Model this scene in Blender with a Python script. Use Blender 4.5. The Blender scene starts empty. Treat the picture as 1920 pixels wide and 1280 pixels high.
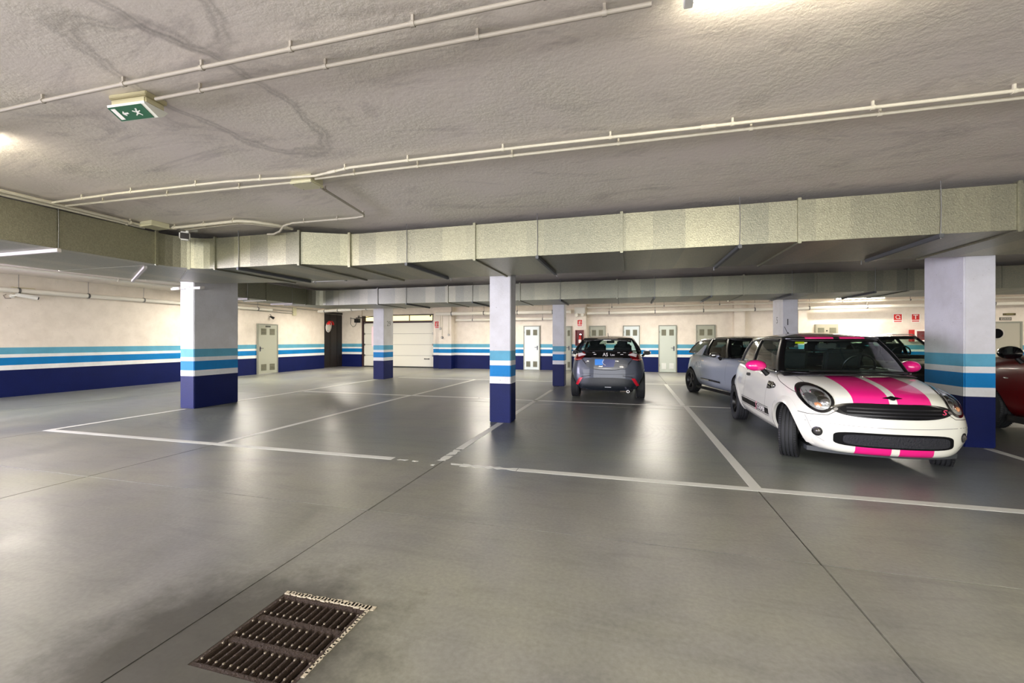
import bpy, bmesh, math, random
from math import sin, cos, pi, radians, sqrt, atan, atan2
from mathutils import Vector, Matrix
from mathutils.bvhtree import BVHTree
C = bpy.context.scene.collection
random.seed(7)

# ------------------------------------------------------------------ camera, world, light, exposure
FPX, CAMH, CX, CY, VX = 800.0, 1.38, 960.0, 638.0, 1180.0
YAW = atan((VX - CX) / FPX)
cam_d = bpy.data.cameras.new('camera'); cam_d.lens = FPX / 1920 * 36; cam_d.sensor_width = 36
cam_d.shift_y = -2 / 1920; cam_d.clip_start = .02
cam = bpy.data.objects.new('camera', cam_d); C.objects.link(cam)
cam.location = (0, 0, CAMH); cam.rotation_euler = (pi / 2, 0, YAW)
sc = bpy.context.scene; sc.camera = cam
sc.view_settings.view_transform = 'Standard'; sc.view_settings.look = 'None'
sc.view_settings.gamma = 1; sc.view_settings.use_curve_mapping = False
sc.view_settings.exposure = 0.32
sc.cycles.max_bounces = 10; sc.cycles.diffuse_bounces = 5; sc.cycles.glossy_bounces = 4
sc.cycles.caustics_reflective = False; sc.cycles.caustics_refractive = False; sc.cycles.transparent_max_bounces = 16; sc.cycles.sample_clamp_indirect = 6
W = bpy.data.worlds.new('sky'); sc.world = W; W.use_nodes = True
bg = W.node_tree.nodes['Background']; bg.inputs[0].default_value = (1.0, .93, .80, 1); bg.inputs[1].default_value = 1.6

def area(name, loc, rot, sx, sy, power, col):
    l = bpy.data.lights.new(name, 'AREA'); l.shape = 'RECTANGLE'; l.size = sx; l.size_y = sy
    l.energy = power; l.color = col
    o = bpy.data.objects.new(name, l); C.objects.link(o); o.location = loc; o.rotation_euler = rot
    return o
# daylight through the open side behind the camera and the open bay at the left
area('daylight_back_opening', (-3, -8.8, 1.5), (radians(90), 0, 0), 21, 2.7, 1450, (.95, .96, 1.0))
area('daylight_left_opening', (-15.2, -2.6, 1.5), (radians(90), 0, radians(-90)), 9, 2.6, 2500, (.80, .75, 1.0))

# ------------------------------------------------------------------ pixel helper (rays of the photograph onto known planes)
_s, _c = sin(YAW), cos(YAW)
def ray(x, y):
    a = (x - CX) / FPX; b = -(y - CY) / FPX
    return _c * a - _s, _s * a + _c, b
def at_z(x, y, z=0):
    r = ray(x, y); t = (z - CAMH) / r[2]; return Vector((r[0] * t, r[1] * t, z))
def at_y(x, y, Y):
    r = ray(x, y); t = Y / r[1]; return Vector((r[0] * t, Y, CAMH + r[2] * t))
def at_x(x, y, X):
    r = ray(x, y); t = X / r[0]; return Vector((X, r[1] * t, CAMH + r[2] * t))

# ------------------------------------------------------------------ materials
def lin(c):
    return tuple((v / 12.92 if v <= .04045 else ((v + .055) / 1.055) ** 2.4) for v in (x / 255 for x in c)) + (1,)
def new_mat(name):
    m = bpy.data.materials.new(name); m.use_nodes = True
    return m, m.node_tree, m.node_tree.nodes['Principled BSDF']
_mats = {}
def M(name, rgb=(128, 128, 128), rough=.5, metal=0, coat=0, emit=0, spec=.5, bump=0, bscale=60):
    if name in _mats: return _mats[name]
    m, t, b = new_mat(name)
    b.inputs['Base Color'].default_value = lin(rgb); b.inputs['Roughness'].default_value = rough
    b.inputs['Metallic'].default_value = metal; b.inputs['Coat Weight'].default_value = coat
    b.inputs['Coat Roughness'].default_value = .03; b.inputs['Specular IOR Level'].default_value = spec
    if emit: b.inputs['Emission Color'].default_value = lin(rgb); b.inputs['Emission Strength'].default_value = emit
    # every surface keeps a little procedural variation of its own
    n = t.nodes.new('ShaderNodeTexNoise'); n.inputs['Scale'].default_value = bscale; n.inputs['Detail'].default_value = 4
    tc = t.nodes.new('ShaderNodeTexCoord'); t.links.new(tc.outputs['Object'], n.inputs['Vector'])
    mr = t.nodes.new('ShaderNodeMapRange'); mr.inputs[3].default_value = max(0, rough - .04); mr.inputs[4].default_value = min(1, rough + .04)
    t.links.new(n.outputs['Fac'], mr.inputs[0]); t.links.new(mr.outputs[0], b.inputs['Roughness'])
    if bump:
        bp = t.nodes.new('ShaderNodeBump'); bp.inputs['Strength'].default_value = bump; bp.inputs['Distance'].default_value = .01
        t.links.new(n.outputs['Fac'], bp.inputs['Height']); t.links.new(bp.outputs[0], b.inputs['Normal'])
    _mats[name] = m; return m
def nd(t, kind, **kw):
    n = t.nodes.new(kind)
    for k, v in kw.items():
        if k.startswith('i_'): n.inputs[int(k[2:])].default_value = v
        else: setattr(n, k, v)
    return n
def noise(t, vec, scale, detail=4, rough=.5, dist=0):
    n = t.nodes.new('ShaderNodeTexNoise'); n.inputs['Scale'].default_value = scale; n.inputs['Detail'].default_value = detail
    n.inputs['Roughness'].default_value = rough; n.inputs['Distortion'].default_value = dist
    t.links.new(vec, n.inputs['Vector']); return n.outputs['Fac']
def ramp(t, fac, stops, const=False):
    r = t.nodes.new('ShaderNodeValToRGB'); e = r.color_ramp.elements
    if const: r.color_ramp.interpolation = 'CONSTANT'
    while len(e) < len(stops): e.new(.5)
    for i, (p, c) in enumerate(stops): e[i].position = p; e[i].color = c if len(c) == 4 else tuple(c) + (1,)
    t.links.new(fac, r.inputs[0]); return r.outputs[0]
def mix(t, fac, a, b, mode='MIX'):
    m = t.nodes.new('ShaderNodeMix'); m.data_type = 'RGBA'; m.blend_type = mode
    if isinstance(fac, (int, float)): m.inputs[0].default_value = fac
    else: t.links.new(fac, m.inputs[0])
    for i, v in ((6, a), (7, b)):
        if isinstance(v, tuple): m.inputs[i].default_value = v
        else: t.links.new(v, m.inputs[i])
    return m.outputs[2]
def math_(t, op, a, b=0, clamp=False):
    m = t.nodes.new('ShaderNodeMath'); m.operation = op; m.use_clamp = clamp
    for i, v in ((0, a), (1, b)):
        if isinstance(v, (int, float)): m.inputs[i].default_value = v
        else: t.links.new(v, m.inputs[i])
    return m.outputs[0]
def world_vec(t, scale=(1, 1, 1), rot=(0, 0, 0)):
    g = t.nodes.new('ShaderNodeNewGeometry'); mp = t.nodes.new('ShaderNodeMapping')
    mp.inputs['Scale'].default_value = scale; mp.inputs['Rotation'].default_value = rot
    t.links.new(g.outputs['Position'], mp.inputs['Vector']); return mp.outputs[0]
def set_bump(t, b, h, strength, dist=.01):
    bp = t.nodes.new('ShaderNodeBump'); bp.inputs['Strength'].default_value = strength; bp.inputs['Distance'].default_value = dist
    t.links.new(h, bp.inputs['Height']); t.links.new(bp.outputs[0], b.inputs['Normal'])

def wall_mat(name, base=(230, 221, 208), rough=.55):
    """cream plaster with the blue stripe bands painted round the whole car park"""
    m, t, b = new_mat(name)
    g = world_vec(t); sp = t.nodes.new('ShaderNodeSeparateXYZ'); t.links.new(g, sp.inputs[0])
    z = math_(t, 'DIVIDE', sp.outputs[2], 3.0)
    n = noise(t, g, 3.0, 6, .65); n2 = noise(t, g, 26, 5, .6)
    white = lin((232, 234, 232) if base[0] > 215 else (216, 218, 220))
    col = ramp(t, z, [(0, lin((7, 21, 76))), (.652 / 3, white), (.768 / 3, lin((14, 120, 184))), (.955 / 3, white),
                      (1.04 / 3, lin((92, 160, 186))), (1.205 / 3, lin(base))], True)
    dirt = ramp(t, n, [(.25, (.86, .85, .83)), (.6, (1, 1, 1))])
    spots = ramp(t, n2, [(.27, (.62, .60, .58)), (.33, (1, 1, 1))])
    c2 = mix(t, 1, mix(t, 1, col, dirt, 'MULTIPLY'), spots, 'MULTIPLY')
    t.links.new(c2, b.inputs['Base Color']); b.inputs['Roughness'].default_value = rough; b.inputs['Specular IOR Level'].default_value = .2
    set_bump(t, b, noise(t, g, 45, 5, .6), .25)
    return m
MW = wall_mat('striped_wall_paint'); MC = wall_mat('striped_column_paint', (204, 204, 205), .5)

def floor_mat(name, base, tint):
    m, t, b = new_mat(name)
    g = world_vec(t); g2 = world_vec(t, (1, .35, 1), (0, 0, .3)); g3 = world_vec(t, (.5, 2.2, 1), (0, 0, -.2))
    n1 = noise(t, g, .45, 5, .6, .6); n2 = noise(t, g2, 1.3, 6, .62, .4); n3 = noise(t, g, 38, 4, .6); n4 = noise(t, g3, 2.2, 6, .65, .6)
    c1 = mix(t, ramp(t, n1, [(.35, (0, 0, 0)), (.65, (1, 1, 1))]), lin(base), lin(tint))
    c2 = mix(t, 1, c1, ramp(t, n2, [(.30, (.78, .78, .79)), (.66, (1.08, 1.08, 1.06))]), 'MULTIPLY')
    c3 = mix(t, 1, c2, ramp(t, n3, [(.3, (.86, .86, .86)), (.7, (1.08, 1.08, 1.08))]), 'MULTIPLY')
    c4 = mix(t, 1, c3, ramp(t, n4, [(.28, (.80, .80, .81)), (.5, (1, 1, 1))]), 'MULTIPLY')
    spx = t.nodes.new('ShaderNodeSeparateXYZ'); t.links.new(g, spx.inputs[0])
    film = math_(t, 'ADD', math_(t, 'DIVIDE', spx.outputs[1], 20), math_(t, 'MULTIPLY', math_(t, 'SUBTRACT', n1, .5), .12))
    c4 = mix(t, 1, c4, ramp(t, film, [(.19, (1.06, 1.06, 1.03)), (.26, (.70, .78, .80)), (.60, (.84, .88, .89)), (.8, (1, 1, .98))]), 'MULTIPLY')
    # tyre scrub rings in the bays
    for (x, y, sc_, st) in ((-6.6, 6.6, 3.1, .16), (-.6, 6.9, 3.6, .16)):
        mp = t.nodes.new('ShaderNodeMapping'); mp.inputs['Location'].default_value = (-x, -y, 0)
        gg = t.nodes.new('ShaderNodeNewGeometry'); t.links.new(gg.outputs['Position'], mp.inputs['Vector'])
        ln = t.nodes.new('ShaderNodeVectorMath'); ln.operation = 'LENGTH'; t.links.new(mp.outputs[0], ln.inputs[0])
        w = t.nodes.new('ShaderNodeTexWave'); w.wave_type = 'RINGS'; w.rings_direction = 'Z'; w.inputs['Scale'].default_value = sc_
        w.inputs['Distortion'].default_value = 3.5; w.inputs['Detail'].default_value = 4; w.inputs['Detail Scale'].default_value = 1.3
        t.links.new(mp.outputs[0], w.inputs['Vector'])
        fall = ramp(t, math_(t, 'DIVIDE', ln.outputs['Value'], 2.4), [(.15, (0, 0, 0)), (.4, (1, 1, 1)), (.9, (0, 0, 0))])
        line = ramp(t, w.outputs['Fac'], [(.0, (1, 1, 1)), (.55, (0, 0, 0))])
        f = mix(t, 1, fall, line, 'MULTIPLY'); f = mix(t, 1, f, (st, st, st, 1), 'MULTIPLY')
        c4 = mix(t, f, c4, lin((48, 50, 50)))
    # grime round the drain
    mp = t.nodes.new('ShaderNodeMapping'); mp.inputs['Location'].default_value = (1.75, -1.45, 0)
    gg = t.nodes.new('ShaderNodeNewGeometry'); t.links.new(gg.outputs['Position'], mp.inputs['Vector'])
    ln = t.nodes.new('ShaderNodeVectorMath'); ln.operation = 'LENGTH'; t.links.new(mp.outputs[0], ln.inputs[0])
    d = math_(t, 'ADD', ln.outputs['Value'], math_(t, 'MULTIPLY', noise(t, g, 4.0, 6, .7), -.9))
    f = ramp(t, d, [(.0, (.75, .75, .75)), (.42, (0, 0, 0))])
    c5 = mix(t, f, c4, lin((52, 50, 44)))
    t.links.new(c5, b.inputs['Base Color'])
    rr = t.nodes.new('ShaderNodeMapRange'); rr.inputs[1].default_value = .3; rr.inputs[2].default_value = .7
    rr.inputs[3].default_value = .29; rr.inputs[4].default_value = .40
    t.links.new(n2, rr.inputs[0]); t.links.new(rr.outputs[0], b.inputs['Roughness'])
    b.inputs['Specular IOR Level'].default_value = .45
    set_bump(t, b, noise(t, world_vec(t, (1, .6, 1)), 9, 5, .6), .07)
    return m
MFL = floor_mat('polished_concrete', (141, 141, 129), (130, 129, 131))

def ceil_mat():
    m, t, b = new_mat('ceiling_plaster'); g = world_vec(t); g2 = world_vec(t, (.45, 1.3, 1), (0, 0, .7))
    n1 = noise(t, g, .7, 5, .6, .4); n2 = noise(t, g2, 1.3, 8, .72, 2.2)
    c = mix(t, ramp(t, n1, [(.35, (0, 0, 0)), (.65, (1, 1, 1))]), lin((232, 223, 215)), lin((226, 220, 206)))
    c = mix(t, 1, c, ramp(t, n2, [(.28, (.66, .65, .66)), (.47, (1, 1, 1))]), 'MULTIPLY')
    # smeared trowel rings
    for (x, y, k, r0) in ((-2.65, 2.3, 2.2, .62), (-2.2, 1.35, 3.0, .4)):
        mp = t.nodes.new('ShaderNodeMapping'); mp.inputs['Location'].default_value = (-x, -y, -3.0); mp.inputs['Rotation'].default_value = (0, 0, .5)
        gg = t.nodes.new('ShaderNodeNewGeometry'); 
        vm = t.nodes.new('ShaderNodeVectorMath'); vm.operation = 'ADD'; vm.inputs[1].default_value = (-x, -y, -3.0)
        t.links.new(gg.outputs['Position'], vm.inputs[0])
        nn = t.nodes.new('ShaderNodeTexNoise'); nn.inputs['Scale'].default_value = 2.5; nn.inputs['Detail'].default_value = 5
        t.links.new(vm.outputs[0], nn.inputs['Vector'])
        sc2 = t.nodes.new('ShaderNodeVectorMath'); sc2.operation = 'MULTIPLY'; sc2.inputs[1].default_value = (1.5, .8, 1)
        t.links.new(vm.outputs[0], sc2.inputs[0])
        ln = t.nodes.new('ShaderNodeVectorMath'); ln.operation = 'LENGTH'; t.links.new(sc2.outputs[0], ln.inputs[0])
        d = math_(t, 'ADD', ln.outputs['Value'], math_(t, 'MULTIPLY', math_(t, 'SUBTRACT', nn.outputs['Fac'], .5), .45))
        ringm = ramp(t, d, [(r0 - .06, (0, 0, 0)), (r0 - .02, (.34, .34, .34)), (r0, (.12, .12, .12)), (r0 + .03, (.30, .30, .30)), (r0 + .08, (0, 0, 0))])
        c = mix(t, ringm, c, lin((88, 84, 78)))
    t.links.new(c, b.inputs['Base Color']); b.inputs['Roughness'].default_value = .48
    bumpy = ramp(t, n1, [(.4, (.25, .25, .25)), (.6, (1, 1, 1))])
    h = math_(t, 'MULTIPLY', noise(t, g, 26, 6, .65), bumpy)
    h2 = math_(t, 'ADD', h, math_(t, 'MULTIPLY', noise(t, g2, 2.4, 5, .6, 1.5), .5))
    set_bump(t, b, h2, .45, .014)
    return m
MCE = ceil_mat()

def galv(name, a, b_, bands=True):
    m, t, b = new_mat(name); g = world_vec(t)
    v = t.nodes.new('ShaderNodeTexVoronoi'); v.inputs['Scale'].default_value = 85; t.links.new(g, v.inputs['Vector'])
    c = mix(t, v.outputs['Color'], lin(a), lin(b_))
    tc = t.nodes.new('ShaderNodeTexCoord'); 
    w = t.nodes.new('ShaderNodeTexVoronoi'); w.inputs['Scale'].default_value = 3.2; w.voronoi_dimensions = '1D'
    sp = t.nodes.new('ShaderNodeSeparateXYZ'); t.links.new(tc.outputs['Object'], sp.inputs[0])
    t.links.new(sp.outputs[0], w.inputs['W'])
    sepc = t.nodes.new('ShaderNodeSeparateColor'); t.links.new(w.outputs['Color'], sepc.inputs[0])
    if bands: c = mix(t, 1, c, ramp(t, sepc.outputs[0], [(0, (.74, .76, .78)), (1, (1.06, 1.06, 1.02))]), 'MULTIPLY')  # random sheet tones, also painting in the sheets' uneven reflections
    t.links.new(c, b.inputs['Base Color']); b.inputs['Metallic'].default_value = .8
    b.inputs['Roughness'].default_value = .42; set_bump(t, b, v.outputs['Distance'], .12)
    return m
MG = galv('galvanised_sheet', (172, 168, 144), (148, 146, 126)); MG2 = galv('galvanised_sheet_dull', (150, 148, 130), (130, 130, 118))

PVCT = M('painted_over_conduit', (168, 160, 146), .5); PVC = M('cream_plastic_conduit', (206, 200, 178), .42); PVCW = M('white_pipe_plastic', (232, 228, 216), .4)
WHT = M('white_plastic', (225, 224, 216), .4); BLK = M('black_plastic', (14, 14, 15), .45); BLKG = M('gloss_black', (6, 6, 8), .12, coat=1)
CHR = M('chrome', (225, 225, 228), .12, 1); STL = M('dull_steel', (120, 120, 118), .4, .8); DOORG = M('grey_green_door_enamel', (164, 166, 150), .4)
DOORW = M('pale_door_enamel', (205, 214, 214), .35); REDP = M('fire_red_enamel', (172, 22, 24), .35); RUB = M('tyre_rubber', (34, 36, 38), .72, bump=.3)
SIGNR = M('sign_red', (196, 30, 26), .5); SIGNW = M('sign_white', (235, 232, 226), .5); SIGNG = M('sign_green', (22, 84, 52), .45)
LINEP = M('road_line_paint', (214, 216, 208), .5, bump=.2); IRON = M('rusty_cast_iron', (58, 45, 35), .75, .2, bump=.9, bscale=90)
def glass_mat(name, tint, refl=1.0, a=.75):
    m = bpy.data.materials.new(name); m.use_nodes = True; t = m.node_tree; t.nodes.clear()
    o = t.nodes.new('ShaderNodeOutputMaterial'); tr = t.nodes.new('ShaderNodeBsdfTransparent'); gl = t.nodes.new('ShaderNodeBsdfGlossy')
    tr.inputs[0].default_value = tint + (1,); gl.inputs['Roughness'].default_value = .02; gl.inputs[0].default_value = (refl, refl, refl, 1)
    f = t.nodes.new('ShaderNodeLayerWeight'); f.inputs[0].default_value = .5; mx = t.nodes.new('ShaderNodeMixShader')
    pw = t.nodes.new('ShaderNodeMath'); pw.operation = 'POWER'; pw.inputs[1].default_value = 4.5; t.links.new(f.outputs[1], pw.inputs[0])
    ma = t.nodes.new('ShaderNodeMath'); ma.operation = 'MULTIPLY_ADD'; ma.inputs[1].default_value = .85; ma.inputs[2].default_value = .045
    t.links.new(pw.outputs[0], ma.inputs[0]); t.links.new(ma.outputs[0], mx.inputs[0])
    t.links.new(tr.outputs[0], mx.inputs[1]); t.links.new(gl.outputs[0], mx.inputs[2]); t.links.new(mx.outputs[0], o.inputs[0])
    return m
GLS = glass_mat('car_glass', (.68, .80, .75)); GLD = glass_mat('privacy_glass', (.16, .20, .19)); GLC = glass_mat('clear_lens', (.92, .94, .94))

# ------------------------------------------------------------------ mesh helpers
def link(name, me, mat=None, parent=None):
    if mat is not None and not me.materials: me.materials.append(mat)
    o = bpy.data.objects.new(name, me); C.objects.link(o)
    if parent is not None: o.parent = parent
    return o
def tag(o, label=None, cat=None, group=None, kind=None):
    if label: o['label'] = label
    if cat: o['category'] = cat
    if group: o['group'] = group
    if kind: o['kind'] = kind
    return o
def empty(name, loc=(0, 0, 0), rz=0, label=None, cat=None, group=None):
    o = bpy.data.objects.new(name, None); C.objects.link(o); o.location = loc; o.rotation_euler = (0, 0, rz)
    o.empty_display_size = .1
    return tag(o, label, cat, group)
class MB:
    def __init__(s): s.b = bmesh.new()
    def box(s, x0, x1, y0, y1, z0, z1, bev=0):
        r = bmesh.ops.create_cube(s.b, size=1)['verts']
        for v in r:
            v.co = Vector(((x0 + x1) / 2 + v.co.x * (x1 - x0), (y0 + y1) / 2 + v.co.y * (y1 - y0), (z0 + z1) / 2 + v.co.z * (z1 - z0)))
        if bev:
            es = list({e for v in r for e in v.link_edges})
            bmesh.ops.bevel(s.b, geom=es, offset=bev, segments=2, affect='EDGES', clamp_overlap=True)
        return s
    def obox(s, c, u, v, w, hu, hv, hw):
        c = Vector(c); u, v, w = Vector(u).normalized(), Vector(v).normalized(), Vector(w).normalized()
        for q in bmesh.ops.create_cube(s.b, size=2)['verts']:
            q.co = c + u * q.co.x * hu + v * q.co.y * hv + w * q.co.z * hw
        return s
    def tube(s, pts, r, n=8, caps=True):
        pts = [Vector(p) for p in pts]; rings = []; prev = None
        for i, p in enumerate(pts):
            d = (pts[min(i + 1, len(pts) - 1)] - pts[max(i - 1, 0)]).normalized()
            if prev is None:
                a = Vector((0, 0, 1)) if abs(d.z) < .9 else Vector((1, 0, 0)); u = d.cross(a).normalized()
            else: u = (prev - d * prev.dot(d)).normalized()
            prev = u; w = d.cross(u); rr = r[i] if isinstance(r, (list, tuple)) else r
            rings.append([s.b.verts.new(p + (u * cos(2 * pi * k / n) + w * sin(2 * pi * k / n)) * rr) for k in range(n)])
        for a, b in zip(rings, rings[1:]):
            for k in range(n): s.b.faces.new((a[k], a[(k + 1) % n], b[(k + 1) % n], b[k]))
        if caps: s.b.faces.new(rings[0][::-1]); s.b.faces.new(rings[-1])
        return s
    def lathe(s, prof, origin=(0, 0, 0), axis='x', n=32, caps=True):
        """prof: (along axis, radius)"""
        o = Vector(origin); rings = []
        for (a, r) in prof:
            ring = []
            for k in range(n):
                c_, s_ = cos(2 * pi * k / n) * r, sin(2 * pi * k / n) * r
                p = {'x': (a, c_, s_), 'y': (c_, a, s_), 'z': (c_, s_, a)}[axis]
                ring.append(s.b.verts.new(o + Vector(p)))
            rings.append(ring)
        for a, b in zip(rings, rings[1:]):
            for k in range(n):
                try: s.b.faces.new((a[k], a[(k + 1) % n], b[(k + 1) % n], b[k]))
                except ValueError: pass
        for rg, fl in (((rings[0], 1), (rings[-1], 0)) if caps else ()):
            try: s.b.faces.new(rg[::-1] if fl else rg)
            except ValueError: pass
        return s
    def poly(s, pts, h):
        """extrude closed polygon by vector h"""
        a = [s.b.verts.new(Vector(p)) for p in pts]; b = [s.b.verts.new(Vector(p) + Vector(h)) for p in pts]
        n = len(a); s.b.faces.new(a[::-1]); s.b.faces.new(b)
        for i in range(n): s.b.faces.new((a[i], a[(i + 1) % n], b[(i + 1) % n], b[i]))
        return s
    def grid(s, P, closeu=False):
        V = [[s.b.verts.new(Vector(p)) for p in row] for row in P]
        for i in range(len(V) - 1):
            for j in range(len(V[0]) - 1):
                s.b.faces.new((V[i][j], V[i + 1][j], V[i + 1][j + 1], V[i][j + 1]))
        return s
    def mesh(s, name, smooth=False):
        bmesh.ops.recalc_face_normals(s.b, faces=s.b.faces)
        me = bpy.data.meshes.new(name); s.b.to_mesh(me); s.b.free()
        if smooth:
            me.shade_smooth()
            try: me.set_sharp_from_angle(angle=radians(40))
            except Exception: pass
        return me
    def build(s, name, mat, parent=None, smooth=False):
        return link(name, s.mesh(name, smooth), mat, parent)
def txt(name, body, size, mat, loc, rot, parent=None, ext=.002, align='CENTER', shear=0, sx=1):
    cu = bpy.data.curves.new(name, 'FONT'); cu.body = body; cu.size = size; cu.extrude = ext; cu.align_x = align; cu.align_y = 'CENTER'
    cu.shear = shear; cu.resolution_u = 3
    t = bpy.data.objects.new(name, cu); C.objects.link(t)
    bpy.context.view_layer.update()
    me = bpy.data.meshes.new_from_object(t.evaluated_get(bpy.context.evaluated_depsgraph_get()))
    bpy.data.objects.remove(t)
    for v in me.vertices: v.co.x *= sx
    me.materials.clear()
    o = link(name, me, mat, parent); o.location = loc; o.rotation_euler = rot; return o
def struct(o, kind='structure'): o['kind'] = kind; return o
def arc(c, r, a0, a1, n, z):
    return [(c[0] + r * cos(radians(a0 + (a1 - a0) * i / n)), c[1] + r * sin(radians(a0 + (a1 - a0) * i / n)), z) for i in range(n + 1)]

# ================================================================== THE SETTING
ZC = 3.0; XL = -14.6; YF = 19.6; XR = 15.5; YB = -9.0
# floor: a bed with poured slabs separated by recessed joints, markings painted on top
floor = struct(MB().box(XL - 4, XR + .3, YB, YF + 6, -.30, -.16).build('floor', M('joint_filler', (46, 46, 44), .8)))
XJ = [-18.5, -15.05, -11.8, -8.55, -5.3, -2.05, 1.14, 4.38, 7.63, 10.9, 15.7]
YJ = [YB, -3.2, -.1, 3.03, 9.1, 15.2, 25.5]
GX0, GX1, GY0, GY1 = -1.815, -1.295, 1.385, 1.915        # drain opening
J = .003
slab_cache = {}
def slab(x0, x1, y0, y1, seed):
    b = MB().box(x0 + J, x1 - J, y0 + J, y1 - J, -.16, 0, .004)
    return b.build('concrete_slab', MFL, floor)
def slab_hole(x0, x1, y0, y1):
    b = MB(); a = (x0 + J, x1 - J, y0 + J, y1 - J); h = (GX0, GX1, GY0, GY1)
    def ringv(r, z): return [b.b.verts.new((r[i], r[j], z)) for i, j in ((0, 2), (1, 2), (1, 3), (0, 3))]
    ot, ob, it, ib = ringv(a, 0), ringv(a, -.16), ringv(h, 0), ringv(h, -.16)
    for k in range(4):
        q = (k + 1) % 4
        b.b.faces.new((ot[k], ot[q], it[q], it[k])); b.b.faces.new((ob[k], ib[k], ib[q], ob[q]))
        b.b.faces.new((ot[k], ob[k], ob[q], ot[q])); b.b.faces.new((it[k], it[q], ib[q], ib[k]))
    return b.build('concrete_slab', MFL, floor)
for i in range(len(XJ) - 1):
    for j in range(len(YJ) - 1):
        x0, x1, y0, y1 = XJ[i], XJ[i + 1], YJ[j], YJ[j + 1]
        if i == 5 and j == 2:
            slab_hole(x0, x1, y0, y1)
        else: slab(x0, x1, y0, y1, i * 10 + j)
# painted lines, 0.1 m wide
def line_mesh(pts): return MB().poly([(x, y, 0.0) for x, y in pts], (0, 0, .0018)).build('painted_line', LINEP, floor)
def ragged(a0, a1, c, w, horiz, e0=0, e1=0, n=10, amp=.018, holes=.0):
    """a line piece with worn ends"""
    top, bot = [], []
    for k in range(n + 1):
        a = a0 + (a1 - a0) * k / n; t = random.uniform(-amp, amp) if 0 < k < n else 0
        top.append((a + (random.uniform(-e1, e1) if k == n else random.uniform(-e0, e0) if k == 0 else 0), c + w / 2 + min(0, t)))
        bot.append((a + (random.uniform(-e1, e1) if k == n else random.uniform(-e0, e0) if k == 0 else 0), c - w / 2 + max(0, -t)))
    pts = bot + top[::-1]
    return line_mesh(pts if horiz else [(y, x) for x, y in pts])
def hl(x0, x1, y, w=.1): line_mesh([(x0, y - w / 2), (x1, y - w / 2), (x1, y + w / 2), (x0, y + w / 2)])
def vl(x, y0, y1, w=.1): line_mesh([(x - w / 2, y0), (x + w / 2, y0), (x + w / 2, y1), (x - w / 2, y1)])
hl(-8.66, -2.66, 4.44); hl(-1.15, 4.46, 4.41); hl(4.46, 7.8, 4.41)
ragged(-1.78, -1.16, 4.41, .10, True, .03, .0, 12, .035)
ragged(-1.92, -1.80, 4.42, .05, True, .03, .02, 4, .02)
ragged(-2.58, -2.47, 4.42, .035, True, .02, .02, 4, .015); ragged(-2.40, -2.31, 4.41, .03, True, .02, .02, 4, .015)
ragged(-2.12, -2.08, 4.33, .04, True, .01, .01, 3, .015)
ragged(4.5, 4.72, -2.08, .10, False, .03, .03, 5, .04); ragged(4.77, 5.0, -2.08, .10, False, .03, .03, 5, .03)
vl(-2.08, 5.05, 6.85); vl(-2.08, 7.2, 11.8, .09); vl(-8.62, 4.49, 6.55); vl(-8.62, 7.7, 13.35); vl(-5.30, 4.5, 9.6); vl(-5.25, 9.7, 14.15)
vl(1.14, 4.46, 9.55); vl(1.10, 9.7, 14.2); vl(4.41, 4.46, 6.85); vl(4.38, 7.7, 14.2); vl(7.7, 4.46, 9.6); vl(7.7, 9.7, 14.2)
hl(-8.5, -3.5, 9.66, .09); ragged(-3.46, -3.2, 9.64, .08, True, .02, .02, 5, .02); hl(-3.15, 4.3, 9.6, .09); hl(4.45, 7.6, 9.6, .09)
hl(-8.3, -2.3, 14.22, .09); hl(-1.6, 4.3, 14.22, .09)
# ceiling
struct(MB().box(XL - 3.6, XR + .3, YB, YF + 3.4, ZC, ZC + .25).build('ceiling', MCE))
# walls ---------------------------------------------------------------
def wall(name, x0, x1, y0, y1, z0=0, z1=ZC, mat=MW, parent=None):
    return struct(MB().box(x0, x1, y0, y1, z0, z1).build(name, mat, parent))
LD = [at_x(481, 700, XL).y, at_x(519, 698, XL).y]      # door in the left wall
wl = wall('wall_left', XL - .3, XL, 3.0, LD[0])
wall('wall_left_segment', XL - .3, XL, LD[1], 17.95, parent=wl); wall('wall_left_lintel', XL - .3, XL, LD[0], LD[1], 2.07, ZC, parent=wl)
GXa, GXb = -13.55, -9.38                                  # garage opening
wf = wall('wall_back', GXb, XR, YF, YF + .3)
wall('wall_back_segment', XL - 1.6, GXa, YF - .12, YF + .3, parent=wf); wall('wall_back_lintel', GXa, GXb, YF, YF + .3, 2.66, ZC, parent=wf)
for (x0, x1, y0) in ((-9.37, -8.98, 19.36), (-8.98, -8.32, 19.15), (-2.42, -1.86, 19.25), (4.15, 4.55, 19.3), (6.42, 6.72, 19.2)):
    wall('wall_back_pilaster', x0, x1, y0, YF)
wall('wall_right', XR, XR + .3, YB, YF + .3)
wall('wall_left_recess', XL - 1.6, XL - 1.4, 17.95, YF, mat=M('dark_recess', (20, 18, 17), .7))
wb = wall('wall_front', 7.0, XR, YB, YB + .3)
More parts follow.
